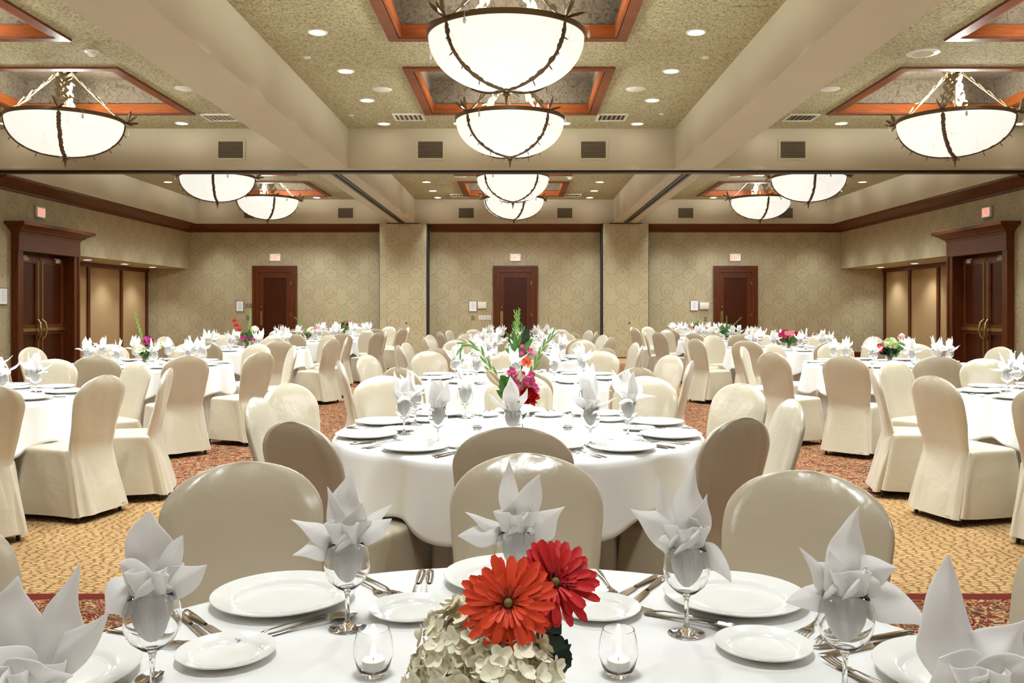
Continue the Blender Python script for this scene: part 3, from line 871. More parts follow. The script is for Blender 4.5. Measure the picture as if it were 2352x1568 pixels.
# ------------------------------------------------------------------ chairs
def chair_proto(var):
    """origin on the floor below the top of the back; faces +y"""
    rng = random.Random(40 + var)
    e = thing('banquet_chair', 'x', 'chair')
    # back: one sleeve of cloth from the arched top to the hem
    H = .94
    def xw(z):        # half width
        if z > .78: return .232
        if z > .48: return .196 + (.036) * ((z - .48) / .30) ** .8
        return .196 + (.232 - .196) * ((.48 - z) / .44) ** 1.2
    def yc(z):        # centre line of the sleeve
        if z > .46: return .115 * ((H - z) / .48) ** .9
        return .115 - .10 * ((.46 - z) / .42) ** 1.1
    NX, NS = 16, 15
    rows = []
    ph = rng.uniform(0, 6)
    def ring(z0, topblend=0):
        r = []
        w = xw(z0)
        th = .028 if z0 > .5 else .028 + .012 * (.5 - z0) / .45
        n = 40
        for j in range(n):
            a = 2 * PI * j / n
            c, s_ = math.cos(a), math.sin(a)
            x = w * (abs(c) ** .55) * (1 if c >= 0 else -1)
            y = th * (abs(s_) ** .8) * (1 if s_ >= 0 else -1)
            fold = .006 * math.sin(9 * a + ph + z0 * 4) * (1 if z0 < .4 else .25)
            r.append((x + fold * .4, y + fold, z0))
        return r
    zs = [.045, .10, .17, .25, .33, .40, .46, .52, .58, .64, .70, .75, .79, .83, .87, .90, .92, .933, .9385, .94]
    b = MB(); out = []
    for z in zs:
        r = ring(min(z, .79))
        row = []
        for (x, y, _) in r:
            w = xw(min(z, .79))
            # the arch: the outline closes towards the top as a flattened circle
            if z <= .79: f = 1.0
            else:
                q = (z - .79) / (H - .79)
                f = max(0.0, 1 - q ** 2.15) ** .5
            row.append((x * f, y * (1 if z <= .79 else max(.15, 1 - ((z - .79) / .15) ** 4)) + yc(z), z))
        out.append(row)
    b.grid(out, True)
    k = len(b.v) - 40
    b.f.append(tuple(range(k, k + 40)))
    for i, p in enumerate(b.v):
        x, y, z = p
        d = noise.noise(Vector((x * 5 + var * 7, y * 5, z * 4))) * .012 + noise.noise(Vector((x * 14 + var * 3, z * 5, 2))) * (.006 if z < .7 else .002)
        side = min(1, abs(x) / .21) ** 3
        d += .0055 * side * math.sin(z * 85 + 3 * math.sin(z * 21 + ph) + (2 if x > 0 else 0)) * math.exp(-((z - .50) / .13) ** 2)
        d += .0035 * math.sin(x * 70 + ph * 3) * max(0, (z - .84) / .10) * (1 if z < .935 else 0)
        d += .007 * math.sin(x * 38 + ph + z * 3) * max(0, (.42 - z) / .40)
        x += .004 * side * math.sin(z * 60 + ph * 2) * math.exp(-((z - .55) / .2) ** 2)
        b.v[i] = (x, y + d, z)
    bk = b.obj('back_cover', 'satin', e); subdiv(bk, 1)
    # seat and skirt
    rows = []
    def sring(z, ex, y0, y1, wav):
        r = []; n = 56
        cx, cy = 0, (y0 + y1) / 2; hx, hy = .215 + ex, (y1 - y0) / 2
        for j in range(n):
            a = 2 * PI * j / n + PI / 4
            c, s_ = math.cos(a), math.sin(a)
            p = .24
            x = hx * (abs(c) ** p) * (1 if c >= 0 else -1); y = hy * (abs(s_) ** p) * (1 if s_ >= 0 else -1)
            wv = wav * (.8 * math.sin(6 * a + ph) + .6 * math.sin(11 * a + ph * 2) + .35 * math.sin(19 * a + ph * 4))
            l = math.hypot(x, y) or 1
            r.append((x + x / l * wv, cy + y + y / l * wv, z + (.012 * math.sin(2 * a + ph) if z < .1 else 0)))
        return r
    b = MB()
    b.grid([sring(.052, .026, -.010, .545, .016), sring(.15, .020, .015, .535, .013), sring(.27, .008, .045, .525, .009), sring(.38, -.002, .072, .515, .005), sring(.44, -.008, .085, .51, .001),
            sring(.466, -.004, .10, .50, 0), sring(.478, -.03, .11, .475, 0), sring(.483, -.10, .17, .40, 0)], True)
    k = len(b.v) - 56
    b.f.append(tuple(range(k, k + 56)))
    # diagonal tension crease from the hip to the front hem
    for i, (x, y, z) in enumerate(b.v):
        if abs(x) > .19:
            d = (z - .46) + (y - .12) * 1.0
            x += math.copysign(.014 * math.exp(-(d / .035) ** 2) - .008 * math.exp(-((d + .07) / .05) ** 2), x)
        b.v[i] = (x, y, z)
    st = b.obj('seat_cover', 'satin', e); subdiv(st, 1)
    # cloth web pulled from the back sleeve to the seat
    for sx in (-1, 1):
        for yy, ly in ((.035, .0), (.50, .02)):
            MB().tube([(sx * .16, .12 if ly == 0 else .46, .40), (sx * .195, yy + .01, .012), (sx * .195, yy + .01, .0)], .0125, 8).obj('leg', 'black_metal', e, 40)
    return e
NV = 3
CHP = [Proto(chair_proto(v)) for v in range(NV)]
rngC = random.Random(11)
PLACE = {90: 'far side', 54: 'far right side', 18: 'back right side', -18: 'front right side', -54: 'near right side', -90: 'near side', -126: 'near left side', -162: 'front left side', 162: 'back left side', 126: 'far left side'}
ANG = [90, 54, 18, -18, -54, -90, -126, -162, 162, 126]
cc = [0]
def chair_at(x, y, tcx, tcy, where, tname, twist=None):
    a = math.atan2(tcy - y, tcx - x) - PI / 2
    a += R(rngC.uniform(-7, 7) if twist is None else twist)
    cc[0] += 1
    CHP[cc[0] % NV].place((x, y, 0), a, 'ivory satin covered banquet chair at %s of %s' % (where, tname), 'satin covered banquet chairs')

# ------------------------------------------------------------------ tables
TR, ZT = .915, .762
def table_proto():
    e = thing('round_table', 'x', 'table')
    o = MB().lathe([(.0001, .722), (TR - .012, .722), (TR - .006, .73), (TR - .006, .748), (TR - .012, .755), (.0001, .755)], 72).obj('tabletop', 'mahogany', e, 50)
    for k in range(4):
        a = PI / 4 + k * PI / 2
        MB().tube([(.55 * math.cos(a), .55 * math.sin(a), .73), (.58 * math.cos(a), .58 * math.sin(a), 0)], .016, 8).obj('leg', 'black_metal', e, 40)
    return e
def cloth_proto(var):
    rng = random.Random(70 + var)
    b = MB(); n = 240
    ph = [rng.uniform(0, 6.28) for _ in range(6)]
    lobes = var
    rows = []
    for r in (.0001, .3, .6, .8, .88, .905):
        rows.append([(r * math.cos(2 * PI * j / n), r * math.sin(2 * PI * j / n), ZT) for j in range(n)])
    def drop(a):
        # longer between the chairs, short over the seats; corners of a square cloth
        between = .5 - .5 * math.cos(10 * (a - R(18)))
        return .262 + .07 * between + .02 * math.cos(4 * a + ph[0]) + .02 * math.sin(3 * a + ph[1])
    ks = 14
    for i in range(1, ks + 1):
        t = i / ks
        row = []
        for j in range(n):
            a = 2 * PI * j / n
            d = drop(a)
            z = ZT - (d * t)
            edge = min(1.0, t * d / .02)
            f = (math.sin(14 * a + ph[2] + .5 * math.sin(3 * a)) * .5 + math.sin(23 * a + ph[3]) * .28 + math.sin(9 * a + ph[4]) * .35)
            amp = .046 * t ** .9
            r = TR + .004 + .028 * t + amp * f
            if t * d < .02:
                q = t * d / .02; r = .905 + (TR + .004 - .905) * math.sqrt(max(0, q * (2 - q))) + .0; 
            row.append((r * math.cos(a), r * math.sin(a), z))
        rows.append(row)
    b.grid(rows, True)
    o = b.obj('tablecloth', 'table_linen', None); subdiv(o, 0, .0022)
    me = o.data
    for p in me.polygons: p.use_smooth = True
    tag(o, 'x', 'tablecloth')
    return o
def skirt_proto():
    b = MB(); n = 300; rows = []
    for z, r, am in ((.72, .72, .006), (.5, .735, .014), (.25, .75, .02), (.015, .765, .026)):
        rows.append([((r + am * math.sin(46 * a_) + am * .4 * math.sin(17 * a_ + z)) * math.cos(a_), (r + am * math.sin(46 * a_) + am * .4 * math.sin(17 * a_ + z)) * math.sin(a_), z) for a_ in [2 * PI * j / n for j in range(n)]])
    b.grid(rows, True)
    o = b.obj('table_skirt', 'skirt_linen', None, 180)
    tag(o, 'x', 'table skirt')
    return o
TP = Proto(table_proto()); CLP = [Proto(cloth_proto(v)) for v in range(3)]; SKP = Proto(skirt_proto())

# ------------------------------------------------------------------ tableware
def plate_proto(r, name, cat):
    k = r / .148
    pr = [(.0001, .004), (.055 * k, .004), (.095 * k, .0045), (.100 * k, .007), (.104 * k, .012 * k ** .5), (.112 * k, .0155 * k ** .5), (.143 * k, .020 * k ** .5), (.148 * k, .0215 * k ** .5), (.1485 * k, .020 * k ** .5), (.144 * k, .0165 * k ** .5), (.11 * k, .010 * k ** .5), (.085 * k, .002), (.083 * k, 0), (.078 * k, 0), (.076 * k, .002), (.0001, .002)]
    o = MB().lathe(pr, 64).obj(name, 'china', None, 60)
    return tag(o, 'x', cat)
def goblet_proto():
    pr = [(.0001, .001), (.033, .0), (.0355, .0015), (.034, .003), (.02, .0055), (.008, .010), (.0045, .018), (.004, .045), (.0048, .066), (.008, .074), (.020, .080), (.034, .093), (.0425, .110), (.0445, .124), (.0425, .143), (.038, .158), (.0345, .169),
          (.0337, .1695), (.0333, .169), (.0368, .158), (.0412, .143), (.0432, .124), (.0412, .1105), (.033, .0945), (.019, .082), (.006, .077), (.0001, .0765)]
    o = MB().lathe(pr, 40).obj('wine_goblet', 'clear_glass', None, 62)
    return tag(o, 'x', 'wine glass')
def votive_proto():
    e = thing('votive_candle', 'x', 'candle')
    pr = [(.0001, .0), (.018, .0), (.021, .003), (.028, .016), (.033, .035), (.0335, .045), (.031, .062), (.0265, .078),
          (.0255, .078), (.0295, .062), (.0318, .045), (.0313, .035), (.0265, .018), (.019, .008), (.0001, .007)]
    MB().lathe(pr, 40).obj('glass_cup', 'clear_glass', e, 62)
    c = MB().lathe([(.0001, .010), (.0185, .010), (.019, .012), (.019, .027), (.0175, .0275), (.017, .0255), (.0001, .025)], 28).obj('tea_light', 'wax', e, 50)
    MB().tube([(0, 0, .025), (0, 0, .031)], .0008, 6).obj('wick', 'black_metal', c)
    MB().lathe([(.0001, .030), (.004, .033), (.005, .037), (.0035, .043), (.0001, .052)], 12).obj('flame', 'flame', c, 180)
    return e
def fork_mb():
    b = MB()
    def strip(pts):       # (y, half width, z) flat blade
        rows = []
        for y, w, z in pts:
            rows.append([(-w, y, z), (-w * .5, y, z + .0012), (w * .5, y, z + .0012), (w, y, z), (w * .5, y, z - .001), (-w * .5, y, z - .001)])
        b.grid(rows, True, True)
    strip([(-.10, .004, .002), (-.095, .008, .002), (-.06, .0065, .003), (-.01, .0032, .006), (.03, .0028, .006), (.045, .006, .004), (.055, .0115, .002), (.064, .0125, .003)])
    for k in range(4):
        x = -.0105 + k * .007
        b.grid([[(x - .0018, y, z), (x + .0018, y, z), (x + .0018, y, z - .001), (x - .0018, y, z - .001)] for y, z in ((.062, .003), (.075, .004), (.09, .0065), (.10, .009))], True, True)
    return b
def spoon_mb():
    b = MB(); rows = []
    for y, w, z in ((-.10, .004, .002), (-.095, .008, .002), (-.06, .0065, .003), (-.01, .0032, .006), (.03, .0028, .006), (.04, .005, .005), (.05, .013, .004), (.065, .019, .003), (.08, .019, .003), (.093, .013, .004), (.10, .004, .006)):
        bowl = .006 if y > .045 and y < .099 else 0
        rows.append([(-w, y, z + bowl), (-w * .5, y, z + .0012 + bowl * .3), (0, y, z + .001), (w * .5, y, z + .0012 + bowl * .3), (w, y, z + bowl), (w * .5, y, z - .001 + bowl * .2), (0, y, z - .002), (-w * .5, y, z - .001 + bowl * .2)])
    return b.grid(rows, True, True)
def knife_mb():
    b = MB(); rows = []
    for y, w, z in ((-.115, .003, .004), (-.11, .0085, .004), (-.07, .009, .004), (-.02, .006, .004), (-.012, .005, .004)):
        rows.append([(-w, y, z), (-w * .5, y, z + .003), (w * .5, y, z + .003), (w, y, z), (w * .5, y, z - .003), (-w * .5, y, z - .003)])
    b.grid(rows, True, True)
    rows = []
    for y, x0, x1 in ((-.012, -.005, .005), (.0, -.009, .006), (.05, -.0105, .006), (.09, -.010, .006), (.108, -.005, .006), (.115, .003, .006)):
        rows.append([(x0, y, .0035), ((x0 + x1) / 2, y, .0045), (x1, y, .005), (x1, y, .0035), ((x0 + x1) / 2, y, .003)])
    b.grid(rows, True, True)
    return b
def cut_proto(name, fn, cat):
    o = fn().obj(name, 'steel', None, 60); return tag(o, 'x', cat)
PL = Proto(plate_proto(.148, 'dinner_plate', 'plate')); BP = Proto(plate_proto(.086, 'bread_plate', 'plate'))
GB = Proto(goblet_proto()); VT = Proto(votive_proto())
FK = Proto(cut_proto('fork', fork_mb, 'fork')); SN = Proto(cut_proto('spoon', spoon_mb, 'spoon')); KN = Proto(cut_proto('knife', knife_mb, 'knife'))

# napkins: origin at the centre of the goblet rim; x right, y away, z up
def napkin(name, petals, seed=0, levels=1, bunch=True):
    rng = random.Random(seed)
    b = MB()
    for pt in petals:
        tip, w = pt[0], pt[1]
        nrm = pt[2] if len(pt) > 2 else (0, -1, .25)
        bend = pt[3] if len(pt) > 3 else (0, 0, .012)
        base = pt[4] if len(pt) > 4 else (tip[0] * .06, tip[1] * .06, -.012)
        fold = pt[5] if len(pt) > 5 else .35
        k0 = len(b.v)
        b.leaf(base, tip, w, nrm, bend, fold, 9, 7, prof=lambda t: (max(0.0, 1 - t ** 2.6) ** .8) * (.30 + .95 * math.sin(PI * min(1, t * .85 + .08)) ** 1.1) / 1.18)
        sx = rng.uniform(0, 50)
        for i_ in range(k0, len(b.v)):      # limp cloth: the edges curl and the sheet ripples
            p = Vector(b.v[i_]); q = p * 16 + Vector((sx, 0, 0))
            d_ = Vector((noise.noise(q), noise.noise(q + Vector((9, 0, 0))), noise.noise(q + Vector((0, 9, 0)))))
            b.v[i_] = tuple(p + d_ * .016 * min(1, p.length / .05))
    # pleated bunch that goes down into the glass
    if bunch:
        rows = []
        for z, r, am in ((.040, .036, .013), (.028, .034, .011), (.014, .029, .008), (.002, .027, .006), (-.012, .024, .008), (-.030, .025, .010), (-.050, .022, .009), (-.070, .014, .005), (-.080, .005, .001)):
            rows.append([((r + am * math.sin(5 * a_ + z * 30 + seed)) * math.cos(a_), (r + am * math.sin(5 * a_ + z * 30 + seed)) * math.sin(a_), z) for a_ in [2 * PI * j / 40 for j in range(40)]])
        b.grid(rows, True)
        # crossed wraps round the neck
        for k in range(3):
            a0 = rng.uniform(0, 6.28) if k else -2.2
            pts = [(.031 * math.cos(a0 + t * 1.6), .031 * math.sin(a0 + t * 1.6), -.01 + t * .05 - k * .008) for t in [i / 6 for i in range(7)]]
            b.tube(pts, [.002, .006, .010, .012, .010, .006, .002], 8, .45)
    o = b.obj(name, 'napkin_linen', None); subdiv(o, levels, .0018)
    return tag(o, 'x', 'napkin')
def rand_petals(seed):
    rng = random.Random(seed); P = []
    nv = rng.choice((5, 6, 6, 7))
    for k in range(nv):
        a = 2 * PI * k / nv + rng.uniform(-.35, .35)
        el = rng.choice((.0, .3, .6, .9)) + rng.uniform(-.15, .15)
        if k % 3 == 0: el = rng.uniform(1.15, 1.4)
        L = rng.uniform(.115, .155)
        d = Vector((math.cos(a) * math.cos(el), math.sin(a) * math.cos(el), math.sin(el)))
        out = Vector((math.cos(a), math.sin(a), 0))
        nrm = (out * math.sin(el) - Vector((0, 0, 1)) * math.cos(el)) * -1 + Vector((rng.uniform(-.3, .3), rng.uniform(-.3, .3), 0))
        P.append((tuple(d * L), rng.uniform(.055, .085), tuple(nrm), tuple(-out * .008 + Vector((0, 0, .015)))))
    return P
NKP = [Proto(napkin('folded_napkin', rand_petals(200 + s), s)) for s in range(6)]

# ------------------------------------------------------------------ flowers
def gerbera(parent, c, face, rad, mat, seed=0, n=26, tex=None):
    rng = random.Random(seed)
    e = MB(); F = Vector(face).normalized(); A = F.orthogonal().normalized(); B = F.cross(A)
    c = Vector(c)
    for layer, (rr, z0, m) in enumerate(((1.0, 0, n), (.86, .004, int(n * .8)), (.5, .006, int(n * .9)))):
        for k in range(m):
            a = 2 * PI * k / m + rng.uniform(-.13, .13) + layer * .12
            L = rad * rr * rng.uniform(.82, 1.05)
            d = A * math.cos(a) + B * math.sin(a)
            lift = rng.uniform(-.12, .12) * rad + (.06 * rad if layer else 0) + (.10 * rad if layer == 2 else 0)
            w = rad * (.235 if layer < 2 else .10) * rng.uniform(.85, 1.1)
            e.leaf(c + d * rad * .12 + F * z0, c + d * L + F * (lift + z0), w, F + d * .1, bend=F * rad * .05, fold=-.25, nt=9, ns=5,
                   prof=lambda t: max(.34, (.42 + .62 * t) * (max(0, 1 - max(0, (t - .70) / .30) ** 2.4)) ** .5))
    g = e.obj('gerbera', mat, parent, 40)
    d = MB()
    for k in range(90):
        a = rng.uniform(0, 2 * PI); q = math.sqrt(rng.uniform(.12, 1)) * rad * .30
        p = c + (A * math.cos(a) + B * math.sin(a)) * q + F * .006
        d.leaf(p, p + F * rng.uniform(.004, .009) + (A * math.cos(a) + B * math.sin(a)) * .003, .003, A * math.sin(a) - B * math.cos(a), nt=3, ns=3)
    mt = Matrix.Translation(c + F * .004) @ F.to_track_quat('Z', 'Y').to_matrix().to_4x4()
    d.join(MB().lathe([(.0001, .003), (rad * .24, .002), (rad * .29, -.002)], 20), mt)
    d.obj('flower_disc', 'disc_red', g, 60)
    MB().lathe([(.0001, .010), (rad * .05, .009), (rad * .085, .006), (rad * .09, .002)], 16).xf(mt).obj('disc_centre', 'disc_green', g, 60)
    return g
def hydrangea(parent, c, rad, mat, seed=0, n=110, fr=.20, name='hydrangea'):
    rng = random.Random(seed); b = MB(); c = Vector(c)
    for k in range(n):
        z = 1 - 2 * (k + .5) / n; a = k * 2.39996
        d = Vector((math.sqrt(1 - z * z) * math.cos(a), math.sqrt(1 - z * z) * math.sin(a), z))
        if d.z < -.55: continue
        d = (d + Vector((rng.uniform(-.12, .12), rng.uniform(-.12, .12), rng.uniform(-.12, .12)))).normalized()
        p = c + d * rad * rng.uniform(.72, 1.02); d = (d + Vector((rng.uniform(-.45, .45), rng.uniform(-.45, .45), rng.uniform(-.45, .45)))).normalized()
        A = d.orthogonal().normalized(); B = d.cross(A); r0 = rng.uniform(0, 1.5)
        for q in range(4):
            t = r0 + q * PI / 2
            v = A * math.cos(t) + B * math.sin(t)
            b.leaf(p - d * .002, p + v * rad * fr * rng.uniform(.8, 1.15) + d * rad * rng.uniform(.0, .10), rad * fr * 1.0, d, bend=-d * .002, fold=-.3, nt=5, ns=5, prof=lambda t: math.sin(PI * min(1, t * .75 + .12)) ** .7)
    b.lathe([(.0001, -rad * .8), (rad * .6, -rad * .5), (rad * .78, 0), (rad * .6, rad * .5), (.0001, rad * .78)], 16, c)
    return b.obj(name, mat, parent, 60)
def rose(parent, c, face, rad, mat, seed=0):
    rng = random.Random(seed); b = MB(); F = Vector(face).normalized(); A = F.orthogonal().normalized(); B = F.cross(A); c = Vector(c)
    for layer in range(5):
        m = 3 + layer; rr = rad * (.2 + .19 * layer)
        for k in range(m):
            a = 2 * PI * k / m + layer * .7
            d = A * math.cos(a) + B * math.sin(a)
            h = rad * (1.0 - .13 * layer)
            b.leaf(c + d * rr * .35 - F * rad * .3, c + d * rr + F * h * .55, rr * 1.9 + rad * .1, -d + F * .2, bend=d * rr * .45, fold=.35, nt=7, ns=7, prof=lambda t: math.sin(PI * min(1, .12 + t * .62)) ** .6 * (1 - .45 * t ** 6))
    return b.obj('rose', mat, parent, 60)
def daisies(parent, pts, rad, mat, seed=0, name='small_mums'):
    rng = random.Random(seed); b = MB(); s = MB()
    for p in pts:
        p = Vector(p); F = Vector((rng.uniform(-.5, .5), -1 + rng.uniform(-.2, .2), rng.uniform(0, .8))).normalized(); A = F.orthogonal().normalized(); B = F.cross(A)
        for layer in range(2):
            for k in range(10):
                a = 2 * PI * k / 10 + layer * .3
                d = A * math.cos(a) + B * math.sin(a)
                b.leaf(p, p + d * rad * (1 - .3 * layer) + F * rad * (.1 + .4 * layer), rad * .38, F, nt=4, ns=3, prof=lambda t: math.sin(PI * min(1, t * .8 + .1)) ** .6)
    return b.obj(name, mat, parent, 60)
def gladiolus(parent, pts, mat='stem_green', seed=0, bloom=None):
    rng = random.Random(seed)
    P = [Vector(p) for p in pts]
    N = 16; C = []
    for i in range(N + 1):
        t = i / N * (len(P) - 1); k = min(int(t), len(P) - 2); f = t - k
        a = P[max(k - 1, 0)]; b_ = P[k]; c = P[k + 1]; d = P[min(k + 2, len(P) - 1)]
        C.append(.5 * ((2 * b_) + (-a + c) * f + (2 * a - 5 * b_ + 4 * c - d) * f * f + (-a + 3 * b_ - 3 * c + d) * f ** 3))
    L = sum((C[i + 1] - C[i]).length for i in range(N))
    b = MB().tube(C, [.0035 - .0025 * i / N for i in range(N + 1)], 6)
    for i in range(3, N):
        tg = (C[i + 1] - C[i]).normalized(); sd = tg.cross(Vector((0, 1, 0))).normalized() * (1 if i % 2 else -1)
        Lf = min(L * .15, .075) * (1 - .4 * i / N)
        b.leaf(C[i], C[i] + tg * Lf + sd * Lf * .24, Lf * .2, Vector((0, -1, 0)), bend=sd * Lf * .08, nt=6, ns=3, fold=.5)
    o = b.obj('gladiolus_spike', mat, parent, 60)
    return o
def leaves(parent, specs, mat='leaf_green', name='foliage'):
    b = MB()
    for base, tip, w in specs:
        b.tube([base, (Vector(base) * .7 + Vector(tip) * .3)], .0015, 5)
        b.leaf(base, tip, w, (rng0.uniform(-.3, .3), -1, .6), bend=(0, 0, w * .3), fold=.3, nt=8, ns=5, prof=lambda t: math.sin(PI * min(1, .03 + t * .97)) ** .8)
    return b.obj(name, mat, parent, 60)
rng0 = random.Random(5)
def vase(parent, r=.048, h=.15):
    MB().lathe([(.0001, 0), (r, 0), (r, h), (r - .003, h), (r - .003, .008), (.0001, .008)], 40).obj('vase', 'clear_glass', parent, 40)
    b = MB()
    rng = random.Random(8)
    for k in range(12):
        a = rng.uniform(0, 6.28); q = rng.uniform(.2, .7) * r
        b.tube([(q * math.cos(a + 2), q * math.sin(a + 2), .012), (q * math.cos(a), q * math.sin(a), h + .02)], .0028, 6)
    for k in range(10):
        a = rng.uniform(0, 6.28); z = rng.uniform(.02, h - .04)
        b.leaf((0, 0, z), (.8 * r * math.cos(a), .8 * r * math.sin(a), z + .03), .022, (math.sin(a), math.cos(a), .3), nt=5, ns=3)
    b.obj('stems', 'leaf_green', parent, 40)
def filler(parent, n, r, z0, z1, seed, mat='leaf_green', w=.04, spread=.10):
    rng = random.Random(seed); sp = []
    for k in range(n):
        a = rng.uniform(0, 6.28); q = rng.uniform(.3, 1) * spread
        sp.append(((0.02 * math.cos(a), .02 * math.sin(a), z0), (q * math.cos(a), q * math.sin(a), rng.uniform(z0 + .02, z1)), rng.uniform(.7, 1.2) * w))
    leaves(parent, sp, mat)

# ------------------------------------------------------------------ laying the tables
TABLES = {
    'front table': (-.02, 1.21), 'second centre table': (0, 4.47), 'third centre table': (0, 7.9), 'fourth centre table': (0, 11.05), 'fifth centre table': (0, 14.25), 'last centre table': (0, 17.35),
    'first left table': (-4.03, 6.2), 'second left table': (-4.1, 9.7), 'third left table': (-4.12, 13.4), 'fourth left table': (-4.02, 16.9), 'last left table': (-4.0, 20.3),
    'first right table': (4.1, 6.25), 'second right table': (4.12, 9.8), 'third right table': (4.1, 13.4), 'fourth right table': (3.98, 16.9), 'last right table': (4.1, 20.3)}
front_napkins = {
    126: [((.005, .01, .135), .075, (.1, -1, .1), (-.012, 0, 0)), ((-.104, -.02, .040), .046, (0, -.7, .8), (0, 0, .016)), ((-.098, -.03, -.018), .052, (0, -.9, .5), (0, 0, .028)), ((.080, .02, .070), .042, (0, -1, .6), (0, 0, -.006)), ((.088, -.01, .052), .04, (0, -1, .8)), ((-.045, .02, .095), .05, (-.4, -1, 0), (-.02, 0, 0)), ((.03, -.02, .08), .05, (.3, -1, 0), (.008, 0, 0))],
    90: [((-.012, .01, .136), .045, (.2, -1, .1), (-.006, 0, 0)), ((.047, .0, .114), .056, (.2, -1, .1), (-.006, 0, 0)), ((-.110, 0, .037), .036, (0, -.8, .7), (0, 0, -.004)), ((-.118, -.02, -.008), .044, (0, -.9, .5), (0, 0, .014)), ((.099, -.01, .044), .070, (.1, -1, .3), (0, 0, -.012)), ((-.005, -.02, .07), .045, (.3, -1, 0), (-.012, 0, 0)), ((.02, .03, .06), .05)],
    54: [((.010, .01, .150), .070, (0, -1, .1), (.012, 0, 0)), ((-.054, .01, .124), .045, (.2, -1, .1), (-.012, 0, 0)), ((-.105, 0, .070), .062, (.1, -1, .3), (0, 0, .014)), ((.078, -.02, -.063), .056, (.2, -1, .3), (.014, 0, .035)), ((.035, -.02, .10), .06, (.3, -1, 0), (.016, 0, -.01)), ((-.05, -.02, .015), .05, (0, -1, .2)), ((.02, -.03, .055), .05, (-.3, -1, 0))],
    18: [((.033, .01, .132), .078, (-.1, -1, .1), (-.014, 0, .01)), ((-.072, 0, .070), .042, (.1, -1, .3), (.01, 0, -.015)), ((-.083, .01, -.014), .048, (0, -1, .4), (0, 0, .012)), ((.080, -.01, .040), .055, (0, -1, .4), (0, 0, .024)), ((.117, -.02, -.042), .070, (.2, -1, .4), (.01, 0, .030)), ((-.02, -.02, .07), .055, (.4, -1, 0), (-.012, 0, 0)), ((.04, -.03, .03), .05)],
    162: [((-.008, .01, .128), .094, (0, -1, .1), (-.012, 0, 0)), ((.053, .01, .090), .046, (.3, -1, .1), (0, 0, 0)), ((.076, 0, .048), .05, (.3, -1, .3), (0, 0, -.01)), ((-.076, -.03, -.030), .080, (-.1, -1, .5), (-.016, 0, .034)), ((.035, -.03, .035), .055, (0, -1, .4), (-.01, 0, .02)), ((-.05, -.02, .045), .06, (-.2, -1, .2), (0, 0, .02))],
    -162: [((-.035, .02, .135), .085, (.2, -1, .1), (-.012, 0, 0)), ((.045, .02, .146), .066, (0, -1, .1), (.016, 0, 0)), ((.082, 0, .092), .04, (0, -1, .3)), ((-.06, -.03, .05), .08, (-.2, -1, .4), (0, 0, .02)), ((.03, -.035, .05), .085, (.3, -1, .4), (0, -.01, .02)), ((-.01, -.04, .02), .07, (0, -1, .5), (0, -.01, .02))],
    -18: [((-.035, .02, .152), .088, (0, -1, .1), (-.012, 0, 0)), ((.06, .02, .085), .085, (.2, -1, .1), (.012, 0, .012)), ((-.05, -.02, .05), .07, (-.2, -1, .3), (0, 0, .016)), ((.035, -.03, .05), .075, (.3, -1, .4), (0, -.01, .022)), ((-.008, -.04, .035), .05, (0, -1, .5), (0, -.01, .02)), ((.09, 0, .03), .06, (.3, -1, .3))],
}
# which seats have hand placed chairs: {table: {angle: (x, y, twist)}}
CHAIRS = {
    'front table': {90: (.025, 2.69, 0), 126: (-.80, 2.54, 2), 54: (.79, 2.40, -3), 162: (-1.27, 1.83, 6), 18: (1.22, 1.76, -4)},
    'second centre table': {90: (0, 5.95, 0), 54: (.84, 5.76, 0), 126: (-.895, 5.80, 3), 18: (1.32, 5.20, 0), 162: (-1.37, 5.20, 0), -18: (1.34, 4.30, 8), -162: (-1.31, 4.38, -4), -54: (.905, 3.57, -6), -126: (-.874, 3.44, 4), -90: (-.02, 3.29, 0)},
    'first left table': {-54: (-3.06, 5.08, 12), -18: (-2.74, 5.86, 0), 18: (-2.58, 6.55, 0)},
    'first right table': {-126: (3.03, 5.02, -8), -162: (2.70, 5.78, -3), 162: (2.66, 6.65, 0)},
    'second left table': {-54: (-3.08, 8.22, 10), -90: (-3.93, 8.2, 0), -18: (-2.62, 9.0, 0)},
    'second right table': {-126: (3.02, 8.2, -10), -90: (3.88, 8.15, 0), -162: (2.56, 8.95, 0)},
}
rngT = random.Random(21)
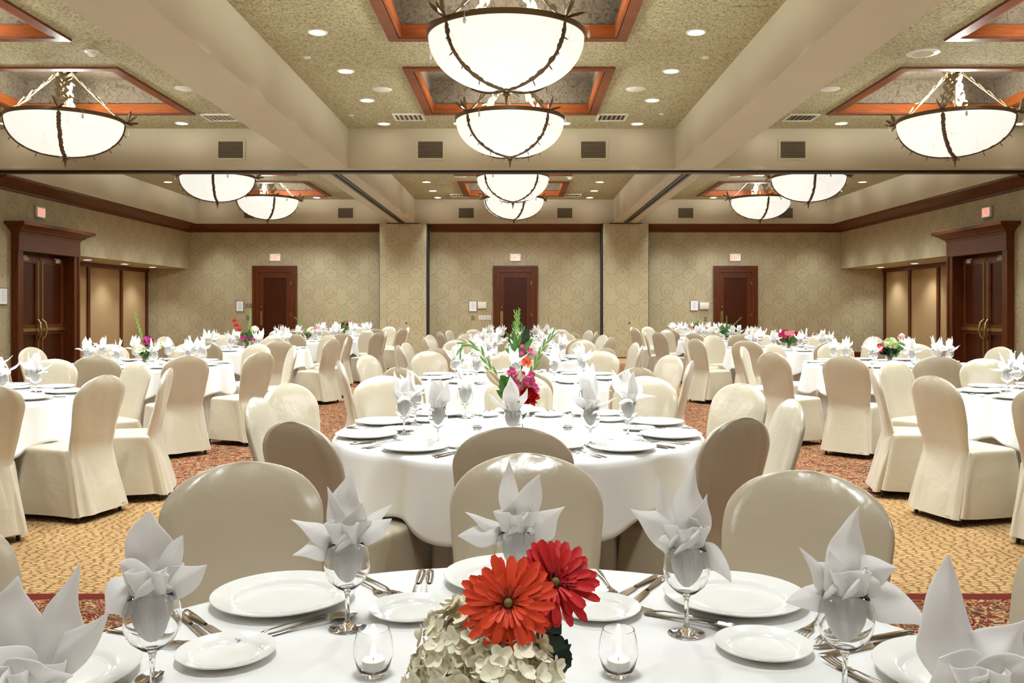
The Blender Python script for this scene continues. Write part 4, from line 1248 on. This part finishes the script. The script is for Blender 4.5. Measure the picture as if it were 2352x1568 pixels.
for ti, (tn_, (tx, ty)) in enumerate(TABLES.items()):
    group = tn_
    TP.place((tx, ty, 0), R(rngT.uniform(0, 90)), 'round banquet table hidden under white cloth, the ' + tn_, 'round banquet tables')
    CLP[ti % 3].place((tx, ty, 0), R(36 * rngT.randint(0, 9)), 'white cloth draped over the ' + tn_, 'white tablecloths')
    SKP.place((tx, ty, 0), R(rngT.uniform(0, 90)), 'pleated white skirt beneath the cloth of the ' + tn_, 'table skirts')
    seats = ANG if tn_ != 'front table' else [90, 54, 18, -18, -162, 162, 126]
    for a in seats:
        ca, sa = math.cos(R(a)), math.sin(R(a))
        U = Vector((ca, sa, 0)); RT = Vector((-sa, ca, 0)); C = Vector((tx, ty, ZT + .0015))
        W = PLACE[a]
        ch = CHAIRS.get(tn_, {}).get(a)
        if tn_ != 'front table' or ch:
            if ch: chair_at(ch[0], ch[1], tx, ty, W, tn_, ch[2])
            else:
                rr = rngT.uniform(1.50, 1.60); da = R(a + rngT.uniform(-4, 4))
                chair_at(tx + rr * math.cos(da), ty + rr * math.sin(da), tx, ty, W, tn_)
        jr = lambda s_: rngT.uniform(-s_, s_)
        at = 'at %s of %s' % (W, tn_)
        near = tn_ == 'front table'
        def P(r, t, z=0): return tuple(C + U * r + RT * t + Vector((0, 0, z)))
        jit = .006 if near else .015
        rp = .805 if not (near and a == 90) else .785
        PL.place(P(rp - (.04 if not near else 0), jr(jit)), R(a), 'large white dinner plate ' + at, 'dinner plates')
        BP.place(P(.58, -.178 + jr(jit) + (.03 if near and a == 54 else 0)), R(a), 'small white bread plate ' + at, 'bread plates')
        gr, gt = .58 + jr(jit), -.032 + jr(jit)
        if near:
            gx = {126: (-.33, 1.703), 54: (.3185, 1.675), 18: (.517, 1.40), 162: (-.58, 1.40), -162: (-.57, 1.03), -18: (.535, 1.03), 90: (-.005, 1.79)}[a]
            gp = (gx[0], gx[1], C.z)
        else: gp = P(gr, gt)
        GB.place(gp, 0, 'clear balloon wine glass holding a napkin ' + at, 'wine glasses')
        npos = (gp[0], gp[1], gp[2] + .169)
        if near:
            nk = napkin('folded_napkin', front_napkins[a], a, 2)
            nk.location = npos
            nk['label'] = 'star folded napkin in the glass ' + at; nk['group'] = 'folded napkins'
        else:
            NKP[rngT.randint(0, 5)].place(npos, R(rngT.uniform(0, 360)), 'star folded napkin in the glass ' + at, 'folded napkins')
        if ty > 12: continue
        # cutlery: the sitter faces the centre, knives on their right
        dirz = R(a) + PI / 2          # local +y points at the table centre
        KN.place(P(.745 + jr(.01), .178 + jr(.004)), dirz + R(jr(3) + (6 if near else 0)), 'steel knife next to the plate ' + at, 'steel knives')
        KN.place(P(.755 + jr(.01), .205 + jr(.004)), dirz + R(jr(3)), 'outer steel knife ' + at, 'steel knives')
        FK.place(P(.755 + jr(.01) + .03, -.180 + jr(.004)), dirz + R(jr(6)), 'inner steel fork ' + at, 'steel forks')
        FK.place(P(.745 + jr(.01) + .03, -.212 + jr(.004)), dirz + R(jr(6)), 'outer steel fork ' + at, 'steel forks')
        SN.place(P(.632, .02 + jr(.01), .0), dirz + R(92 + jr(5)), 'steel dessert spoon above the plate ' + at, 'steel spoons')
        if ty < 9:
            FK.place(P(.648, .055 + jr(.01), .002), dirz + R(-84 + jr(5)), 'steel dessert fork above the plate ' + at, 'dessert forks')
    # candles
    if tn_ == 'front table': cp = ((-.244, 1.486), (.168, 1.486))
    elif tn_ == 'second centre table': cp = ((-.21, 4.50), (.25, 4.50))
    else: cp = ((tx - .22, ty - .08), (tx + .22, ty - .10))
    for q, w in zip(cp, ('left', 'right')):
        VT.place((q[0], q[1], ZT + .0015), 0, 'lit tea light in round glass cup, %s one on the %s' % (w, tn_), 'tea light candles')

# ------------------------------------------------------------------ centrepieces
zc = ZT + .0015
# front: two gerberas, white hydrangea, dark leaf
e = thing('flower_centrepiece', 'red and orange gerberas with white hydrangea on the front table', 'flower arrangement', (-.035, 1.20, zc), 0, 'flower centrepieces')
vase(e, .05, .10)
def loc(px, py, d, c=(-.035, 1.20)):      # where a bloom of the front bouquet sits, from its measured place and distance
    return ((px - 1191) * d / FPX - c[0], d - c[1], 1.38 - (py - 708) * d / FPX - zc)
g1 = loc(1168, 1384, 1.13); g2 = loc(1272, 1338, 1.20)
gerbera(e, g1, (-.05, -1, .35), .063, 'petal_orange', 1, 26)
gerbera(e, g2, (.28, -1, .55), .064, 'petal_red', 2, 26)
for g in (g1, g2):
    MB().tube([(0, 0, .05), (g[0] * .6, g[1] * .2 + .02, .14), (g[0], g[1] + .012, g[2] - .01)], .003, 8).obj('gerbera_stem', 'stem_green', e, 60)
hydrangea(e, loc(1085, 1500, 1.17), .072, 'petal_cream', 3, 210, .21)
hydrangea(e, loc(1165, 1585, 1.13), .072, 'petal_cream', 4, 190, .21)
hydrangea(e, loc(1015, 1570, 1.17), .05, 'petal_cream', 5, 70, .28)
b = MB()
for (p0, p1, w) in (((1225, 1500, 1.19), (1312, 1530, 1.20), .06), ((1230, 1450, 1.19), (1290, 1455, 1.21), .05)):
    b.leaf(loc(*p0), loc(*p1), w, (.2, -1, .3), (0, 0, .01), .25, 12, 7, prof=lambda t: math.sin(PI * min(1, .05 + t * .95)) ** .6 * (1 + .16 * math.sin(t * 28)))
b.leaf(loc(1240, 1470, 1.19), loc(1272, 1562, 1.20), .062, (.2, -1, .3), (.012, 0, 0), .2, 14, 7, prof=lambda t: math.sin(PI * min(1, .05 + t * .95)) ** .6 * (1 + .16 * math.sin(t * 30)))
b.obj('leaf', 'leaf_dark', e, 60)

# second centre table
e = thing('flower_centrepiece', 'gladiolus spikes, pink mums and red rose on the second centre table', 'flower arrangement', (0, 4.47, zc), 0, 'flower centrepieces')
vase(e, .055, .16)
K = 4.47 / FPX
def L2(px, py, dy=0): return ((px - 1191) * K, dy, 1.38 - (py - 708) * K - zc)
gladiolus(e, [L2(1185, 960), L2(1150, 880), L2(1125, 845), L2(1098, 800), L2(1065, 790, -.02), L2(1056, 812, -.03)], seed=1)
gladiolus(e, [L2(1195, 960), L2(1215, 880), L2(1232, 830), L2(1252, 790), L2(1270, 768)], seed=2)
leaves(e, [(L2(1185, 930), L2(1140, 895, -.03), .05), (L2(1180, 920), L2(1150, 860, -.04), .075), (L2(1185, 915), L2(1165, 862, -.06), .05), (L2(1190, 930), L2(1140, 880, .0), .03), (L2(1195, 920), L2(1172, 840, 0), .06), (L2(1200, 900), L2(1218, 860, .05), .05)])
b = MB()
for q0, q1 in ((L2(1150, 885), L2(1118, 848, -.05)), (L2(1175, 890), L2(1196, 850, -.06))):
    b.leaf(q0, q1, .045, (0, -1, .2), fold=.6, nt=8, ns=5, cup=.25); b.leaf(q0, q1, .045, (0, 1, .2), fold=.6, nt=8, ns=5, cup=.25)
b.obj('lily_bud', 'bud_cream', e, 60)
rg = random.Random(4)
daisies(e, [L2(1200 + rg.uniform(-26, 28), 872 + rg.uniform(-16, 20), rg.uniform(-.06, .02)) for _ in range(17)] + [L2(1172, 855, -.03), L2(1178, 850, -.03), L2(1176, 885, -.05), L2(1170, 890, -.05), L2(1228, 886, -.04), L2(1222, 872, -.04), L2(1232, 893, -.04)], .019, 'petal_pink', 5)
rose(e, L2(1214, 907, -.06), (.1, -1, .4), .038, 'petal_red', 6)
filler(e, 14, 0, .12, .22, 9, w=.045, spread=.09)

def bouquet(tn_, label, kind, seed):
    tx, ty = TABLES[tn_]
    e = thing('flower_centrepiece', label, 'flower arrangement', (tx, ty, zc), 0, 'flower centrepieces')
    vase(e, .05, .15)
    rg = random.Random(seed)
    if kind == 'tall_pink':
        gladiolus(e, [(0, 0, .1), (-.01, 0, .3), (-.02, 0, .45), (-.03, 0, .58)], seed=seed)
        leaves(e, [((0, 0, .18), (rg.uniform(-.13, .13), rg.uniform(-.1, .05), rg.uniform(.16, .42)), .055) for _ in range(16)], 'leaf_green')
        leaves(e, [((.03, 0, .18), (.05 + rg.uniform(-.05, .05), -.03, rg.uniform(.3, .48)), .05) for _ in range(6)], 'leaf_dark', 'dark_foliage')
        daisies(e, [(.07 + rg.uniform(-.045, .045), -.03, .23 + rg.uniform(-.05, .05)) for _ in range(10)], .024, 'petal_pink', seed)
        gerbera(e, (.07, -.07, .14), (.3, -1, .2), .05, 'petal_orange', seed, 22)
    elif kind == 'glad_magenta':
        gladiolus(e, [(0, 0, .1), (-.03, 0, .28), (-.07, 0, .42), (-.11, 0, .56)], seed=seed)
        hydrangea(e, (.04, -.02, .26), .055, 'petal_magenta', seed, 70, .32, 'carnation')
        hydrangea(e, (-.04, -.05, .17), .055, 'petal_cream', seed + 1, 60, .3, 'white_bloom')
        hydrangea(e, (.14, 0, .20), .045, 'petal_lime', seed + 2, 60, .3, 'green_bloom')
        filler(e, 18, 0, .1, .2, seed, w=.06, spread=.12)
    elif kind == 'red_spike':
        hydrangea(e, (-.16, 0, .36), .035, 'petal_red', seed, 50, .35, 'ginger_spike'); hydrangea(e, (-.19, 0, .43), .032, 'petal_red', seed, 50, .35, 'ginger_spike'); hydrangea(e, (-.12, 0, .29), .035, 'petal_red', seed, 50, .35, 'ginger_spike')
        MB().tube([(0, 0, .1), (-.1, 0, .26), (-.16, 0, .36)], .004, 6).obj('spike_stem', 'stem_green', e)
        gladiolus(e, [(0, 0, .1), (.03, 0, .3), (.05, 0, .45), (.05, 0, .6)], seed=seed)
        hydrangea(e, (-.02, -.08, .17), .05, 'petal_magenta', seed, 60, .32, 'carnation')
        hydrangea(e, (.12, 0, .30), .05, 'petal_cream', seed + 1, 40, .45, 'white_lily')
        hydrangea(e, (.10, -.04, .16), .03, 'petal_magenta', seed + 1, 40, .35, 'small_carnation')
        filler(e, 20, 0, .12, .34, seed, w=.075, spread=.14)
    elif kind == 'thin_spikes':
        gladiolus(e, [(0, 0, .1), (-.08, 0, .3), (-.16, 0, .38), (-.26, 0, .44)], seed=seed); gladiolus(e, [(0, 0, .1), (.1, 0, .26), (.19, 0, .38), (.26, 0, .5)], seed=seed + 1)
        hydrangea(e, (.16, 0, .24), .05, 'petal_blush', seed, 50, .35, 'pink_bloom'); filler(e, 8, 0, .08, .18, seed, w=.04)
    elif kind == 'green_red':
        filler(e, 26, 0, .12, .36, seed, w=.05, spread=.17)
        rose(e, (-.03, -.06, .26), (0, -1, .3), .035, 'petal_red', seed); rose(e, (.07, -.05, .24), (0, -1, .3), .035, 'petal_red', seed)
        gladiolus(e, [(0, 0, .1), (0, 0, .4), (.01, 0, .6)], seed=seed)
    elif kind == 'pink_roses':
        for q in ((-.09, -.02, .21, 'petal_pink'), (0, -.04, .24, 'petal_blush'), (.1, -.02, .22, 'petal_red'), (-.02, .05, .25, 'petal_pink')): rose(e, q[:3], (0, -.6, 1), .055, q[3], seed)
        filler(e, 22, 0, .10, .2, seed, w=.07, spread=.18)
    elif kind == 'lime_red':
        hydrangea(e, (0, -.02, .22), .075, 'petal_lime', seed, 90, .26, 'green_hydrangea')
        hydrangea(e, (-.12, 0, .17), .05, 'petal_red', seed, 40, .4, 'red_lily')
        b = MB().lathe([(.0001, .0), (.03, .02), (.035, .04), (.0001, .065)], 12, (.13, 0, .28)); b.obj('white_bud', 'petal_blush', e, 60)
        MB().tube([(0, 0, .1), (.08, 0, .2), (.13, 0, .29)], .003, 6).obj('bud_stem', 'stem_green', e)
        filler(e, 18, 0, .1, .22, seed, 'leaf_dark', w=.09, spread=.15)
        leaves(e, [((.05, 0, .15), (.15, -.04, .22), .10), ((.0, 0, .13), (.07, -.08, .10), .09)], 'leaf_green')
    elif kind == 'green_fan':
        gladiolus(e, [(0, 0, .1), (0, 0, .3), (.0, 0, .46)], seed=seed); gladiolus(e, [(0, 0, .1), (.12, 0, .28), (.28, 0, .44)], seed=seed + 1)
        filler(e, 30, 0, .12, .34, seed, w=.05, spread=.18)
        hydrangea(e, (.04, -.02, .27), .045, 'petal_lime', seed, 40, .4, 'green_rose'); rose(e, (-.1, -.04, .25), (0, -1, .3), .04, 'petal_cream', seed)
    elif kind == 'small_pink':
        filler(e, 12, 0, .12, .36, seed, w=.04, spread=.12)
        rose(e, (-.05, -.03, .18), (0, -1, .3), .045, 'petal_pink', seed); rose(e, (.05, -.03, .18), (0, -1, .3), .045, 'petal_red', seed)
bouquet('third centre table', 'tall green and pink flowers with orange gerbera, third centre table', 'tall_pink', 31)
bouquet('fourth centre table', 'dark pink and green flowers on the fourth centre table', 'green_red', 32)
bouquet('fifth centre table', 'tall leafy flowers with a green spike on the fifth centre table', 'tall_pink', 33)
bouquet('last centre table', 'green stems with red blooms on the last centre table', 'green_red', 34)
bouquet('first left table', 'white and pink flowers on the first left table', 'small_pink', 35)
bouquet('second left table', 'one leaning green spike and magenta carnation, second left table', 'glad_magenta', 36)
bouquet('third left table', 'red ginger spike and magenta carnations on the third left table', 'red_spike', 37)
bouquet('fourth left table', 'thin arching green spikes with blush bloom, fourth left table', 'thin_spikes', 38)
bouquet('last left table', 'green leaves with small red roses on the last left table', 'green_red', 39)
bouquet('first right table', 'pink and red roses on the first right table', 'small_pink', 40)
bouquet('second right table', 'lime hydrangea with red lily and dark leaves, second right table', 'lime_red', 41)
bouquet('third right table', 'low posy of pink and red roses on the third right table', 'pink_roses', 42)
bouquet('fourth right table', 'fan of green spikes and leaves on the fourth right table', 'green_fan', 43)
bouquet('last right table', 'small pink flowers with thin leaves on the last right table', 'small_pink', 44)
